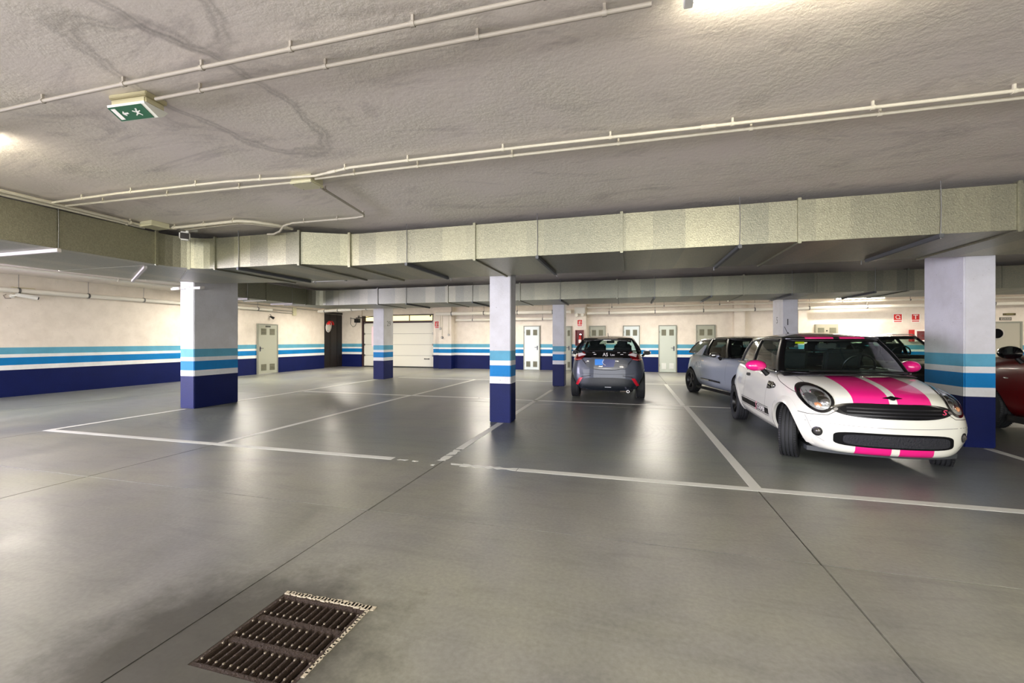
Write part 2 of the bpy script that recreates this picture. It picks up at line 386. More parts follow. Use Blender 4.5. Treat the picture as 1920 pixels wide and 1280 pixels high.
# columns --------------------------------------------------------------
COLS = [(-8.84, -8.47, 6.6, 7.61, 'wide'), (-2.28, -1.91, 6.86, 7.19, 'c'), (-8.85, -8.42, 13.42, 14.05, 'c'), (-2.25, -1.89, 12.82, 13.2, 'c'),
        (4.18, 4.51, 6.88, 7.66, 'c'), (3.95, 4.3, 12.88, 13.72, 'c')]
cols = []
for (x0, x1, y0, y1, k) in COLS:
    b = MB().box(x0, x1, y0, y1, 0, ZC, .012); o = b.build('column', MC); struct(o); cols.append(o)
txt('painted_number', '29', .26, M('grey_stencil_paint', (110, 112, 108), .6), (-8.417, 13.75, 1.98), (pi / 2, 0, pi / 2), cols[2], .001)
txt('painted_number', '5', .26, M('grey_stencil_paint'), (3.947, 13.35, 1.93), (pi / 2, 0, -pi / 2), cols[5], .001)
txt('painted_number', '1', .24, M('dark_stencil_paint', (60, 60, 62), .6), (4.06, 12.877, 1.86), (pi / 2, 0, 0), cols[5], .001)
txt('painted_number', '7', .2, M('grey_stencil_paint'), (-1.888, 13.0, 2.0), (pi / 2, 0, pi / 2), cols[3], .001)
# hydraulic filler at base of column heads (ragged plaster collar on the wide column)
for k in range(7):
    a = k / 6
    bb = MB(); bb.obox((-8.95 + .62 * a, 6.58 + random.uniform(-.02, .03), 2.455 - random.uniform(0, .02)), (1, .1, 0), (0, 1, .2), (0, 0, 1), random.uniform(.05, .09), .05, random.uniform(.012, .025))
    bb.build('plaster_lump', M('plaster_white', (226, 222, 214), .8, bump=.8, bscale=30), cols[0])

# doors -----------------------------------------------------------------
dn = [0]
def vent_grille(parent, x, z, w, h, y, mat, backm):
    g = MB().box(x - w / 2, x + w / 2, y - .006, y + .004, z - h / 2, z + h / 2).build('vent', backm, parent)
    n = max(3, int(h / .035))
    for k in range(n):
        zz = z - h / 2 + h * (k + .5) / n
        MB().obox((x, y - .010, zz), (1, 0, 0), (0, 1, -.8), (0, .8, 1), w / 2 - .006, .009, .0025).build('louvre_slat', mat, g)
    return g
def leaf_door(x0, x1, zt, y, label_mat, face='back', X=None, low=(150, 152, 140), handle=1, light_low=False, plate=False):
    """steel door with two vents above and below; built facing -y about its own origin, then placed"""
    dn[0] += 1; w = x1 - x0
    d = bpy.data.objects.new('door_%d' % dn[0], None); C.objects.link(d); struct(d)
    fr = MB().box(-w / 2, -w / 2 + .04, -.05, .06, 0, zt).box(w / 2 - .04, w / 2, -.05, .06, 0, zt).box(-w / 2 + .04, w / 2 - .04, -.05, .06, zt - .04, zt).build('door_frame', M('frame_grey_steel', (136, 138, 126), .45), d)
    lf = MB().box(-w / 2 + .045, w / 2 - .045, -.035, .015, .012, zt - .045, .003).build('door_leaf', label_mat, d)
    vb = M('vent_shadow', (104, 104, 86), .6); vw = M('vent_pale', (216, 220, 214), .5)
    for sx in (-1, 1):
        vent_grille(lf, sx * w * .21, zt - .32, w * .25, .26, -.037, M('vent_slat_steel', (138, 138, 118), .5), vb)
        vent_grille(lf, sx * w * .21, .27, w * .25, .26, -.037, M('vent_slat_white', (226, 228, 224), .5) if light_low else M('vent_slat_steel'), vw if light_low else vb)
    hx = handle * (w / 2 - .12)
    h = MB().box(hx - .02, hx + .02, -.048, -.035, .93, 1.13, .004).build('lock_plate', M('dark_blue_plastic', (24, 28, 60), .4), lf)
    MB().tube([(hx, -.048, 1.06), (hx, -.085, 1.06), (hx - handle * .12, -.088, 1.055)], .010, 8).build('door_handle', M('dark_blue_plastic'), lf, True)
    for zz in (.3, 1.75): MB().tube([(-handle * (w / 2 - .045), -.043, zz - .05), (-handle * (w / 2 - .045), -.043, zz + .05)], .009, 8).build('hinge', STL, lf)
    if plate: MB().box(-.13, .13, -.042, -.034, zt - .13, zt - .07, .002).build('name_plate', M('dark_plate', (60, 62, 54), .5), lf)
    if X is None: d.location = ((x0 + x1) / 2, y, 0)
    else: d.location = (X, (x0 + x1) / 2, 0); d.rotation_euler = (0, 0, pi / 2)
    return d
leaf_door(LD[0], LD[1], 2.06, 0, DOORG, X=XL + .02, handle=-1, plate=True)
leaf_door(-4.81, -4.02, 2.07, YF - .03, DOORW, light_low=False)
leaf_door(-2.98, -2.55, 2.03, YF - .03, DOORG)
for (a, b_, lo, mm) in ((-1.75, -1.02, False, DOORG), (-.27, .45, False, DOORW), (1.22, 1.97, True, M('green_grey_door', (186, 194, 184), .4)), (2.74, 3.49, False, DOORG)):
    leaf_door(a, b_, 2.04, YF - .03, mm, light_low=lo)
# porthole door far right
dn[0] += 1
d = bpy.data.objects.new('door_%d' % dn[0], None); C.objects.link(d); struct(d); d.location = (12.98, YF - .03, 0)
fm = M('porthole_door_enamel', (168, 164, 150), .45)
MB().box(-.66, -.60, -.05, .06, 0, 2.06).box(.50, .56, -.05, .06, 0, 2.06).box(-.60, .50, -.05, .06, 2.0, 2.06).build('door_frame', M('frame_grey_steel'), d)
lf = MB().box(-.60, .50, -.035, .015, .012, 2.0, .003).build('door_leaf', fm, d)
pr_ = MB().lathe([(-.05, .215), (-.05, .175), (-.036, .175), (-.036, .215), (-.05, .215)], (-.16, 0, 1.63), 'y', 32, False).build('porthole_ring', M('porthole_ring_metal', (186, 184, 176), .3, .6), lf, True)
MB().lathe([(-.042, .0), (-.042, .18), (-.034, .18)], (-.16, 0, 1.63), 'y', 32).build('porthole_glass', M('dark_window', (6, 6, 10), .35, spec=.08), lf)
MB().box(.18, .42, -.05, -.034, .96, 1.14, .004).build('kick_plate', M('brown_metal_plate', (120, 108, 92), .4, .5), lf)
# dark sliding door filling the recess at the end of the left wall
dn[0] += 1
d = bpy.data.objects.new('door_%d' % dn[0], None); C.objects.link(d); struct(d); d.location = (XL - .16, 17.98, 0)
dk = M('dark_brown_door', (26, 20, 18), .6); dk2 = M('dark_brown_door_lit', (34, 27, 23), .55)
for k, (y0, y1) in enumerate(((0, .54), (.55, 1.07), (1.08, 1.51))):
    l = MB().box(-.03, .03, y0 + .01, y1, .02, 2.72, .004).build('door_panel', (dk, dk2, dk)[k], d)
    for z0, z1 in ((.12, .95), (1.05, 2.6)):
        MB().box(.028, .040, y0 + .07, y1 - .06, z0, z1, .004).build('raised_panel', (dk, dk2, dk)[k], l)
MB().box(-.05, .06, 0, 1.5, 2.74, 2.84).build('sliding_rail', M('rail_dark_metal', (58, 54, 50), .4, .5), d)

# garage door -------------------------------------------------------------
dn[0] += 1
gd = bpy.data.objects.new('door_%d' % dn[0], None); C.objects.link(gd); struct(gd); gd.location = (0, YF + .02, 0)
brn = M('dark_brown_steel', (48, 24, 26), .5); gw = M('garage_panel_white', (222, 220, 208), .45)
MB().box(GXa - .02, GXa + .07, -.08, .06, 0, 2.66).box(GXb - .08, GXb + .01, -.08, .06, 0, 2.66).build('door_frame', brn, gd)
MB().box(GXa + .07, GXb - .08, -.03, .05, 2.28, 2.39).build('door_header', brn, gd)
nz = 4; z0 = .05; ph = 2.23 / nz
for k in range(nz):
    p = MB().box(GXa + .08, GXb - .09, -.02, .03, z0 + k * ph + .006, z0 + (k + 1) * ph - .006, .006)
    p = p.build('door_panel', gw, gd)
    for q in (1, 2, 3):
        MB().box(GXa + .1, GXb - .11, -.024, -.018, z0 + (k + q / 4) * ph - .006, z0 + (k + q / 4) * ph + .006).build('panel_rib', gw, p)
    for xx in (GXa + .12, GXb - .13):
        MB().box(xx - .03, xx + .03, -.045, -.018, z0 + (k + 1) * ph - .05, z0 + (k + 1) * ph + .05, .006).build('hinge', STL, p)
MB().box(GXa + .07, GXb - .08, .032, .05, .0, 2.30).build('leak_stop_sheet', M('door_back_dark', (60, 58, 56), .6), gd)  # added sheet, stops sun leaking through the panel seams
MB().box(GXa + .08, GXb - .09, -.03, .03, .0, .05).build('rubber_seal', M('black_rubber', (12, 12, 14), .7), gd)
hb = MB().tube([(-9.95, -.06, .45), (-9.72, -.06, .45)], .018, 8).tube([(-9.95, -.02, .45), (-9.95, -.06, .45)], .03, 8).tube([(-9.72, -.02, .45), (-9.72, -.06, .45)], .03, 8).build('pull_handle', BLK, gd, True)
for k in range(4):   # bars dividing the slot above the door
    MB().box(GXa + .1 + k * 1.3, GXa + .14 + k * 1.3, .0, .03, 2.39, 2.66).build('slot_bar', brn, gd)
# yellow building across the street, seen through the slot above the garage door
yb = tag(empty('street_building', (-12, 30, 0)), 'sunlit yellow building seen through the slot above the garage door', 'building')
MB().box(-9, 9, 0, .4, 0, 7).build('facade', M('yellow_render', (244, 226, 160), .8), yb)
for k in range(9):
    for zz in (4.2,):
        f = MB().box(-8 + k * 1.9, -7 + k * 1.9, -.06, .02, zz, zz + 1.2).build('shuttered_opening', M('brown_shutter', (120, 62, 40), .6), yb)
sun = bpy.data.lights.new('sun', 'SUN'); sun.energy = 3.5; sun.angle = .01; sun.color = (1, .93, .8)
so = bpy.data.objects.new('sun', sun); C.objects.link(so); so.rotation_euler = (radians(48), 0, radians(12)); so.location = (0, 0, 20)
# ================================================================== SERVICES ON THE CEILING
# drain grate --------------------------------------------------------------
g = tag(empty('drain_grate', ((GX0 + GX1) / 2, (GY0 + GY1) / 2, 0)), 'rusty slotted iron drain grate set in the concrete floor', 'drain')
gw_, gh_ = (GX1 - GX0) / 2, (GY1 - GY0) / 2
fr = MB()
for (a, b_, c, d_) in ((-gw_, gw_, -gh_, -gh_ + .022), (-gw_, gw_, gh_ - .022, gh_), (-gw_, -gw_ + .022, -gh_ + .022, gh_ - .022), (gw_ - .022, gw_, -gh_ + .022, gh_ - .022)):
    fr.box(a, b_, c, d_, -.12, -.001, .002)
fr.build('frame', IRON, g)
MB().box(-gw_ + .02, gw_ - .02, -gh_ + .02, gh_ - .02, -.155, -.13).build('pit_floor', M('sump_mud', (20, 15, 12), .9, bump=1, bscale=25), g)
# pale broken mortar round the far and right edges
mo = MB()
for k in range(26):
    t_ = k / 25
    mo.obox((-gw_ + .02 + t_ * 2 * gw_, gh_ + random.uniform(.006, .014), .001), (1, random.uniform(-.2, .2), 0), (0, 1, 0), (0, 0, 1), .016, random.uniform(.008, .017), .004)
    if k > 3: mo.obox((gw_ + random.uniform(.003, .008), -gh_ + t_ * 2 * gh_, .0005), (1, random.uniform(-.2, .2), 0), (0, 1, 0), (0, 0, 1), random.uniform(.005, .010), .014, .003)
mo.build('mortar_edge', M('pale_mortar', (190, 180, 156), .9, bump=1, bscale=120), g)
NS = 12; bw = (2 * gw_ - .044) / NS; rows = 3; rh = (2 * gh_ - .044) / rows
for r_ in range(rows + 1):
    y = -gh_ + .022 + rh * r_
    MB().box(-gw_ + .022, gw_ - .022, y - (.017 if 0 < r_ < rows else .008), y + (.017 if 0 < r_ < rows else .008), -.03, -.004, .003).build('cross_rib', IRON, g)
barm = None; studm = None
for r_ in range(rows):
    for k in range(NS + 1):
        x = -gw_ + .022 + bw * k; y0 = -gh_ + .022 + rh * r_ + (.017 if r_ else .008); y1 = y0 + rh - (.034 if r_ == 1 else .025)
        if barm is None:
            barm = MB().box(-.0075, .0075, 0, y1 - y0, -.03, -.004, .003).mesh('bar'); barm.materials.append(IRON)
            studm = MB().lathe([(0, .006), (.004, .005), (.006, 0.0005)], (0, 0, 0), 'z', 8).mesh('stud', True); studm.materials.append(M('worn_bright_stud', (150, 140, 124), .35, .6))
        o = link('bar', barm, None, g); o.location = (x, y0, 0)
        for yy in (.018, (y1 - y0) - .02):
            if random.random() < .85:
                s_ = link('stud', studm, None, o); s_.location = (0, yy, -.0045)
# bits of rubble lying in the grate
deb = MB()
for k in range(60):
    deb.obox((random.uniform(-gw_ + .04, gw_ - .04), random.uniform(-gh_ + .04, gh_ - .04), -.13 + random.uniform(0, .03)), (1, random.random(), 0), (0, 1, random.random()), (random.random(), 0, 1), random.uniform(.006, .02), random.uniform(.006, .016), random.uniform(.004, .012))
deb.build('pit_debris', M('dry_litter', (70, 50, 36), .9), g)['kind'] = 'stuff'

# air ducts ------------------------------------------------------------------
DB, DT = 2.46, 2.915
def prism(mb, base, z0, z1): return mb.poly([(x, y, z0) for x, y in base], (0, 0, z1 - z0))
def band(mb, base, z0, z1, o=.018):
    cx_ = sum(p[0] for p in base) / len(base); cy_ = sum(p[1] for p in base) / len(base)
    return mb.poly([(x, y, z0 - o) for x, y in base], (0, 0, z1 - z0 + 2 * o))
def duct_run(root, xs, y0, y1, mat, along='x', flanges=(), hangers=(), rails=True, z0=DB, z1=DT, ext=.1):
    for a, b_ in zip(xs, xs[1:]):
        if along == 'x': q = MB().box(a + .002, b_ - .002, y0, y1, z0, z1, .004)
        else: q = MB().box(y0, y1, a + .002, b_ - .002, z0, z1, .004)
        q = q.build('duct_section', mat, root)
    for f in flanges:
        o = .022; w_ = .018
        m = MB()
        if along == 'x':
            for (a, b_, c, d_) in ((y0 - o, y0 + .001, z0 - o, z1 + o), (y1 - .001, y1 + o, z0 - o, z1 + o), (y0, y1, z0 - o, z0 + .001), (y0, y1, z1 - .001, z1 + o)):
                m.box(f - w_, f + w_, a, b_, c, d_, .004)
        else:
            for (a, b_, c, d_) in ((y0 - o, y0 + .001, z0 - o, z1 + o), (y1 - .001, y1 + o, z0 - o, z1 + o), (y0, y1, z0 - o, z0 + .001), (y0, y1, z1 - .001, z1 + o)):
                m.box(a, b_, f - w_, f + w_, c, d_, .004)
        m.build('flange', mat, root)
    for h in hangers:
        if rails:
            m = MB()
            if along == 'x': m.box(h - .02, h + .02, y0 - .03, y1 - .12, z0 - .042, z0 - .001, .003)
            else: m.box(y0 - ext, y1 + .03, h - .02, h + .02, z0 - .042, z0 - .001, .003)
            r = m.build('support_rail', M('dark_support_rail', (86, 88, 88), .5, .4) if along == 'x' else M('pale_support_rail', (176, 170, 162), .6), root)
        for yy in ((y0 - .012, y1 + .012) if along == 'x' else (y1 + .012,)):
            p = (h, yy) if along == 'x' else (yy, h)
            MB().tube([(p[0], p[1], z0 - .05), (p[0] + .006, p[1], (z0 + ZC) / 2), (p[0], p[1], ZC - .004)], .004, 6).build('hanger_rod', STL, root)
d1 = tag(empty('air_duct', (0, 5.33, DB)), 'large galvanised air duct crossing overhead in front of the nearest columns, turning at the left', 'air duct')
d1.location = (0, 0, 0)
duct_run(d1, [-3.9, -1.98, -.09, 1.79, 3.67, 5.55, 7.4], 5.33, 6.84, MG, 'x', [-1.98, -.09, 1.79, 3.67, 5.55], [-2.98, -1.13, 1.2, 3.04, 4.9])
q = MB(); prism(q, [(-4.5, 5.02), (-3.9, 5.33), (-3.9, 6.84), (-4.5, 6.6)], DB, DT); q.build('reducer_section', MG, d1)
for (xx, a, b_) in ((-3.9, 5.33, 6.84), (-4.5, 5.02, 6.6)):
    m = MB()
    for (y0, y1, z0, z1) in ((a - .025, a + .002, DB - .022, DT + .022), (b_, b_ + .022, DB - .022, DT + .022), (a, b_, DB - .022, DB + .001), (a, b_, DT - .001, DT + .022)):
        m.box(xx - .022, xx + .022, y0, y1, z0, z1, .004)
    m.build('flange', MG, d1)
duct_run(d1, [-6.0, -5.55, -4.5], 5.0, 6.58, MG, 'x', [-6.0], [-5.55])
# elbow: curved throat, square outer corner
thr = arc((-6.0, 4.52), .48, 90, 180, 8, 0); base = [(x, y) for x, y, z in thr] + [(-8.55, 4.52), (-8.4, 5.5), (-7.6, 6.3), (-6.0, 6.58)]
q = MB(); prism(q, base, DB, DT); q.build('elbow_section', MG, d1)
for a in (45,):
    cx_, cy_ = -6.0 + .49 * cos(radians(180 - a)), 4.52 + .49 * sin(radians(180 - a))
    MB().obox((cx_, cy_, (DB + DT) / 2), (1, 1, 0), (1, -1, 0), (0, 0, 1), .02, .02, (DT - DB) / 2 + .02).build('flange', MG, d1)
    MB().tube([(cx_, cy_, DB - .004), (-8.0, 5.95, DB - .004)], .014, 6).build('seam_bead', MG2, d1)
duct_run(d1, [-4.0, -1.6, .6, 3.42, 4.52], -8.5, -6.48, MG, 'y', [-1.6, .6], [3.42, .8], ext=0)
MB().box(-6.481, -6.455, 4.48, 4.52, DB - .015, DT + .02, .004).build('flange', MG, d1)
MB().obox((-7.64, 5.04, DB - .022), (-1.9, 1.06, 0), (1.06, 1.9, 0), (0, 0, 1), 1.05, .018, .018).build('support_rail', M('pale_support_rail'), d1)
d2 = tag(empty('air_duct', (0, 11.15, DB)), 'second galvanised air duct, running behind the first in front of the far columns', 'air duct'); d2.location = (0, 0, 0)
xs2 = [-9.0, -8.55, -7.2, -6.25, -4.95, -4.2, -2.85, -1.75, -.3, 1.2, 2.6, 4.1, 5.8, 7.4, 10.4, 13.4]
duct_run(d2, xs2, 11.15, 12.78, MG2, 'x', [-7.2, -4.95, -2.85, -.3, 2.6, 5.8, 10.4], [-6.25, -4.2, -1.75, .6, 1.9, 3.6, 5.2])
thr = arc((-9.0, 10.75), .4, 90, 180, 6, 0)
q = MB(); prism(q, [(x, y) for x, y, z in thr] + [(-10.15, 10.75), (-10.05, 12.2), (-9.0, 12.78)], DB, DT); q.build('elbow_section', MG2, d2)
duct_run(d2, [7.6, 8.4, 9.3, 10.75], -10.15, -9.4, MG2, 'y', [7.62, 9.3, 10.73], [7.9, 8.7, 10.2], ext=0)

# conduits ---------------------------------------------------------------------
def conduit(name, label, pts, r=.013, mat=PVC, clips=(), group=None, cat='conduit', couplers=()):
    o = MB().tube(pts, r, 10).build(name, mat, None, True); tag(o, label, cat, group)
    seg = [(Vector(pts[i]), Vector(pts[i + 1])) for i in range(len(pts) - 1)]
    L = [(b_ - a).length for a, b_ in seg]; T = sum(L)
    def at(f):
        d_ = f * T
        for (a, b_), l in zip(seg, L):
            if d_ <= l or (a, b_) == seg[-1]: return a.lerp(b_, min(1, d_ / max(l, 1e-6))), (b_ - a).normalized()
            d_ -= l
    for f in clips:
        p, d_ = at(f)
        q = MB().tube([p - d_ * .011, p + d_ * .011], r * 1.35, 10); top = ZC if p.z > 2.7 else None
        if top: q.box(p.x - .007, p.x + .007, p.y - .007, p.y + .007, p.z + r, top - .001)
        q.build('clip', mat, o, True)
    for f in couplers:
        p, d_ = at(f); MB().tube([p - d_ * .05, p + d_ * .05], r * 1.3, 10).build('coupler', mat, o, True)
    return o
Z = 2.955
F = [i / 14 + .03 for i in range(14)]
conduit('ceiling_conduit', 'thin conduit along the ceiling above and behind the exit light, upper of its pair', [(-7.2, 1.9, Z), (-3.6, 1.89, Z), (1.2, 1.94, Z), (4, 1.96, Z)], .012, PVCT, clips=[.31, .375, .43, .485, .55, .61, .66, .75, .85])
conduit('ceiling_conduit', 'thin conduit running from the exit light to the lit tube lamp on the ceiling', [(-2.98, 2.07, Z), (.1, 2.1, Z)], .012, PVCT, clips=[.12, .42, .72, .93])
conduit('ceiling_conduit', 'cream conduit crossing the whole ceiling past the junction box, upper of the pair', [(-6.4, 3.31, Z), (-5.34, 3.29, Z), (-3.86, 3.33, Z), (-2.9, 3.44, Z), (-2.45, 3.36, Z), (-1.9, 3.36, Z), (-.75, 3.38, Z), (.77, 3.42, Z), (4.4, 3.47, Z)], .0125, clips=[.05, .12, .2, .27, .36, .42, .5, .58, .66, .74, .81, .9], couplers=[.345, .645])
conduit('ceiling_conduit', 'cream conduit crossing the whole ceiling past the junction box, lower of the pair', [(-6.4, 3.43, Z), (-5.0, 3.46, Z), (-3.25, 3.52, Z)], .0125, clips=[.2, .5, .8])
conduit('ceiling_conduit', 'cream conduit from the junction box towards the right edge of the ceiling', [(-2.95, 3.50, Z), (-2.19, 3.49, Z), (-.1, 3.52, Z), (4.4, 3.57, Z)], .0125, clips=[.06, .15, .27, .39, .52, .63, .75, .88])
conduit('ceiling_conduit', 'bent grey conduit from the junction box to the duct, with a swan neck end', [(-3.06, 3.68, Z), (-3.19, 4.62, Z), (-3.25, 4.72, Z), (-3.4, 4.75, Z), (-4.36, 4.74, Z), (-4.52, 4.76, Z - .02), (-4.68, 4.86, Z - .06), (-4.85, 4.93, Z - .07), (-4.98, 4.95, Z - .06)], .014, M('shaded_grey_conduit', (176, 170, 154), .45), clips=[.04, .35, .52, .7])
conduit('ceiling_conduit', 'thick cream conduit following the left air duct, inner of the two', [(-6.37, -3, Z), (-6.37, 2.0, Z), (-6.37, 3.5, Z), (-6.44, 4.36, Z)], .020, clips=[.3, .55, .78, .97])
conduit('ceiling_conduit', 'thick cream conduit following the left air duct, outer of the two', [(-6.47, -3, Z - .01), (-6.47, 2.0, Z - .01), (-6.47, 3.5, Z - .01), (-6.5, 4.36, Z - .01)], .020, clips=[.3, .55, .78, .97])
conduit('ceiling_conduit', 'thick conduit from the corner box along the front of the duct, upper of the two', [(-6.22, 4.5, Z), (-4.98, 4.47, Z), (-4.82, 4.55, Z), (-4.65, 4.78, Z), (-4.6, 5.0, Z)], .020, clips=[.05, .33, .6])
conduit('ceiling_conduit', 'thin conduit from the corner box along the front of the duct, lower of the two', [(-6.1, 4.62, Z), (-5.05, 4.56, Z), (-4.9, 4.64, Z), (-4.7, 4.86, Z), (-4.66, 5.0, Z)], .012, clips=[.25, .62])
def jbox(x, y, rz, label, s=(.12, .09, .06)):
    o = tag(empty('junction_box', (x, y, ZC), rz), label, 'junction box')
    MB().box(-s[0], s[0], -s[1], s[1], -s[2], -.001, .006).build('box_body', M('cream_box_plastic', (206, 202, 168), .5), o, True)
    MB().box(-s[0] - .006, s[0] + .006, -s[1] - .006, s[1] + .006, -s[2] - .022, -s[2], .006).build('box_lid', M('cream_box_plastic'), o, True)
    for sx in (-1, 1):
        for sy in (-1, 1): MB().lathe([(-s[2] - .0245, .0005), (-s[2] - .0245, .006), (-s[2] - .021, .007)], (sx * (s[0] - .018), sy * (s[1] - .018), 0), 'z', 8).build('screw', STL, o)
jbox(-3.10, 3.56, .02, 'cream junction box in the middle of the ceiling where conduits meet')
jbox(-6.30, 4.36, -.1, 'cream junction box at the corner of the air duct', (.13, .11, .05))
# security cameras ---------------------------------------------------------------
cam1 = tag(empty('security_camera', (-6.10, 4.66, ZC), radians(50)), 'white security camera with black face hanging beside the duct corner box', 'camera')
MB().box(-.08, .12, -.04, .06, -.045, -.001, .006).build('mount', WHT, cam1, True)
MB().tube([(0, 0, -.04), (0, 0, -.09)], .022, 12).build('neck', WHT, cam1, True)
b = MB().obox((-.03, 0, -.135), (1, 0, 0), (0, 1, .1), (0, -.1, 1), .062, .11, .058)
bmesh.ops.bevel(b.b, geom=list(b.b.edges), offset=.02, segments=3, affect='EDGES'); b.build('housing', WHT, cam1, True)
b = MB().obox((-.03, -.108, -.147), (1, 0, 0), (0, 1, .1), (0, -.1, 1), .050, .006, .042)
bmesh.ops.bevel(b.b, geom=list(b.b.edges), offset=.005, segments=2, affect='EDGES'); b.build('lens_window', BLKG, cam1, True)
p = at_x(22, 553, XL)
cam2 = tag(empty('security_camera', (XL, p.y, 2.47)), 'white bullet camera on the left wall above the stripes', 'camera')
MB().lathe([(0, .05), (.03, .05), (.04, .03)], (0, 0, 0), 'x', 16).build('wall_mount', WHT, cam2, True)
MB().tube([(.03, 0, 0), (.12, .02, .02), (.16, .08, .02)], .02, 10).build('bracket', WHT, cam2, True)
MB().tube([(.15, .02, .03), (.22, .36, -.03)], .045, 16).build('housing', WHT, cam2, True)
MB().obox((.19, .20, .035), (.2, .98, -.1), (1, -.2, 0), (0, 0, 1), .21, .05, .006).build('sun_shield', WHT, cam2)
MB().tube([(.221, .365, -.031), (.224, .38, -.034)], .036, 16).build('lens', BLKG, cam2, True)
MB().tube([(.005, -.1, .03), (.03, -.16, .0), (.02, -.12, -.07), (.01, -.02, -.06)], .008, 8).build('cable', M('grey_cable', (150, 140, 130), .5), cam2, True)
# exit light ----------------------------------------------------------------------
ex = tag(empty('exit_light', (-3.17, 2.08, ZC), radians(4)), 'cream emergency exit light with green running man panel on the ceiling', 'exit sign')
MB().box(-.15, .15, -.06, .085, -.03, -.001, .004).build('back_plate', M('aged_cream_plastic', (198, 190, 152), .5), ex, True)
MB().box(-.14, .14, -.055, .075, -.075, -.03, .008).build('housing', M('aged_cream_plastic'), ex, True)
MB().poly([(-.15, -.07, -.075), (-.15, .09, -.075), (-.15, .06, -.115), (-.15, .025, -.135), (-.15, -.066, -.09)], (.30, 0, 0)).build('diffuser', M('milky_diffuser', (226, 226, 214), .35), ex)
# green legend on the sloping side towards the room
c0 = Vector((0, -.047, -.121)); vdir = (Vector((0, -.02, -.135)) - Vector((0, -.066, -.10))).normalized(); nrm = Vector((0, -vdir.z * -1, 0)); nrm = Vector((0, vdir.z, -vdir.y)).normalized()
if nrm.z > 0: nrm = -nrm
gp = MB().poly([(-.148, -.068, -.0905), (-.148, .020, -.134), (-.148, .018, -.1362), (-.148, -.070, -.0925)], (.27, 0, 0)).build('legend_panel', SIGNG, ex)
pv = Vector((0, -.088, .0435)).normalized(); pn = Vector((0, -.0435, -.088)).normalized(); pc = Vector((0, -.025, -.1132)); pu = Vector((1, 0, 0))
def gl(u, v, hu, hv, nm, rot=0):
    a = pu * cos(rot) + pv * sin(rot); b2 = -pu * sin(rot) + pv * cos(rot)
    MB().obox(pc + pu * u + pv * v + pn * .0022, a, b2, pn, hu, hv, .0012).build(nm, SIGNW, gp)
gl(-.115, 0, .017, .038, 'door_symbol'); gl(-.052, 0, .022, .005, 'arrow_symbol'); gl(-.066, .007, .011, .004, 'arrow_symbol', .7); gl(-.066, -.007, .011, .004, 'arrow_symbol', -.7)
gl(.04, .0, .014, .006, 'running_man', 1.1); gl(.052, .02, .005, .005, 'running_man'); gl(.025, -.014, .013, .003, 'running_man', .5); gl(.052, -.015, .012, .003, 'running_man', -.9); gl(.058, .004, .012, .003, 'running_man', .3); gl(.022, .007, .010, .0028, 'running_man', -.5)

# tube lamps ----------------------------------------------------------------------
tl_n = [0]
LIT = M('fluorescent_tube_lit', (255, 244, 224), .3, emit=70.0); UNL = M('fluorescent_tube_off', (216, 216, 210), .3)
def tube_lamp(x, y, L, lit, label, power=0, rz=0, group=None, col=(1, .93, .82)):
    o = tag(empty('tube_lamp', (x, y, ZC), rz), label, 'lamp', group)
    MB().box(-L / 2, L / 2, -.045, .045, -.045, -.001, .004).build('housing', WHT, o)
    for k in (-1, 1):
        MB().box(k * (L / 2 - .03) - .02, k * (L / 2 - .03) + .02, -.05, .05, -.095, -.045, .003).build('end_holder', WHT, o)
    for yy in (-.022, .022):
        MB().tube([(-L / 2 + .04, yy, -.072), (L / 2 - .04, yy, -.072)], .013, 10).build('tube', LIT if lit else UNL, o, True)
    if lit and power:
        l = bpy.data.lights.new('tube_light', 'AREA'); l.shape = 'RECTANGLE'; l.size = L * .95; l.size_y = .08; l.energy = power; l.color = col
        q = bpy.data.objects.new('tube_light', l); C.objects.link(q); q.parent = o; q.location = (0, 0, -.10)
    return o
tube_lamp(.84, 2.06, 1.22, True, 'lit tube lamp at the top edge of the ceiling above the camera', 20, 0)
tube_lamp(-5.35, 2.06, 1.22, True, 'lit tube lamp just outside the left edge of the picture near the duct', 30)
tube_lamp(-7.52, 9.45, 1.0, False, 'unlit tube lamp behind the first duct near the wide column')
tube_lamp(-1.0, 9.55, .9, False, 'unlit tube lamp behind the first duct above the dark hatchback')
tube_lamp(3.46, 9.62, 1.1, False, 'unlit tube lamp behind the first duct above the striped car')
tube_lamp(8.2, 18.6, 1.6, True, 'lit tube lamp on the far ceiling at the right, above the back wall', 40)
for (x, y, p_, lb) in ((-12.2, 16.0, 130, 'far left, near the vented door'), (-12.6, 11.4, 130, 'left of the wide column beside the left wall'), (-5.6, 16.6, 170, 'in front of the garage door side'), (.9, 16.6, 170, 'in front of the row of vented doors'), (7.6, 16.4, 150, 'in front of the electrical cabinet'),
                     (12.6, 16.6, 90, 'at the far right near the porthole door')):
    tube_lamp(x, y, 1.3, True, 'added unseen lit tube lamp behind the second duct, ' + lb, p_, group='added tube lamps behind the second duct')  # unseen lamps added to brighten the back and left walls
for (x, y, p_, lb) in ((-10.2, -3.0, 60, 'left'), (-3.0, -3.2, 60, 'middle'), (3.4, -3.0, 60, 'right'), (9.0, 2.0, 60, 'far right, level with the camera')):
    tube_lamp(x, y, 1.3, True, 'added unseen lit tube lamp on the ceiling behind the viewpoint, ' + lb, p_)  # unseen lamps added to lift the ceiling and floor
for (x, y, p_, lb) in ((-11.3, 5.3, 45, 'near the open end of the left wall'), (12.5, 5.0, 30, 'to the far right')):
    tube_lamp(x, y, 1.3, True, 'added unseen lit tube lamp behind the first duct, ' + lb, p_, group='added tube lamps behind the first duct')  # unseen lamps added for more light towards both sides

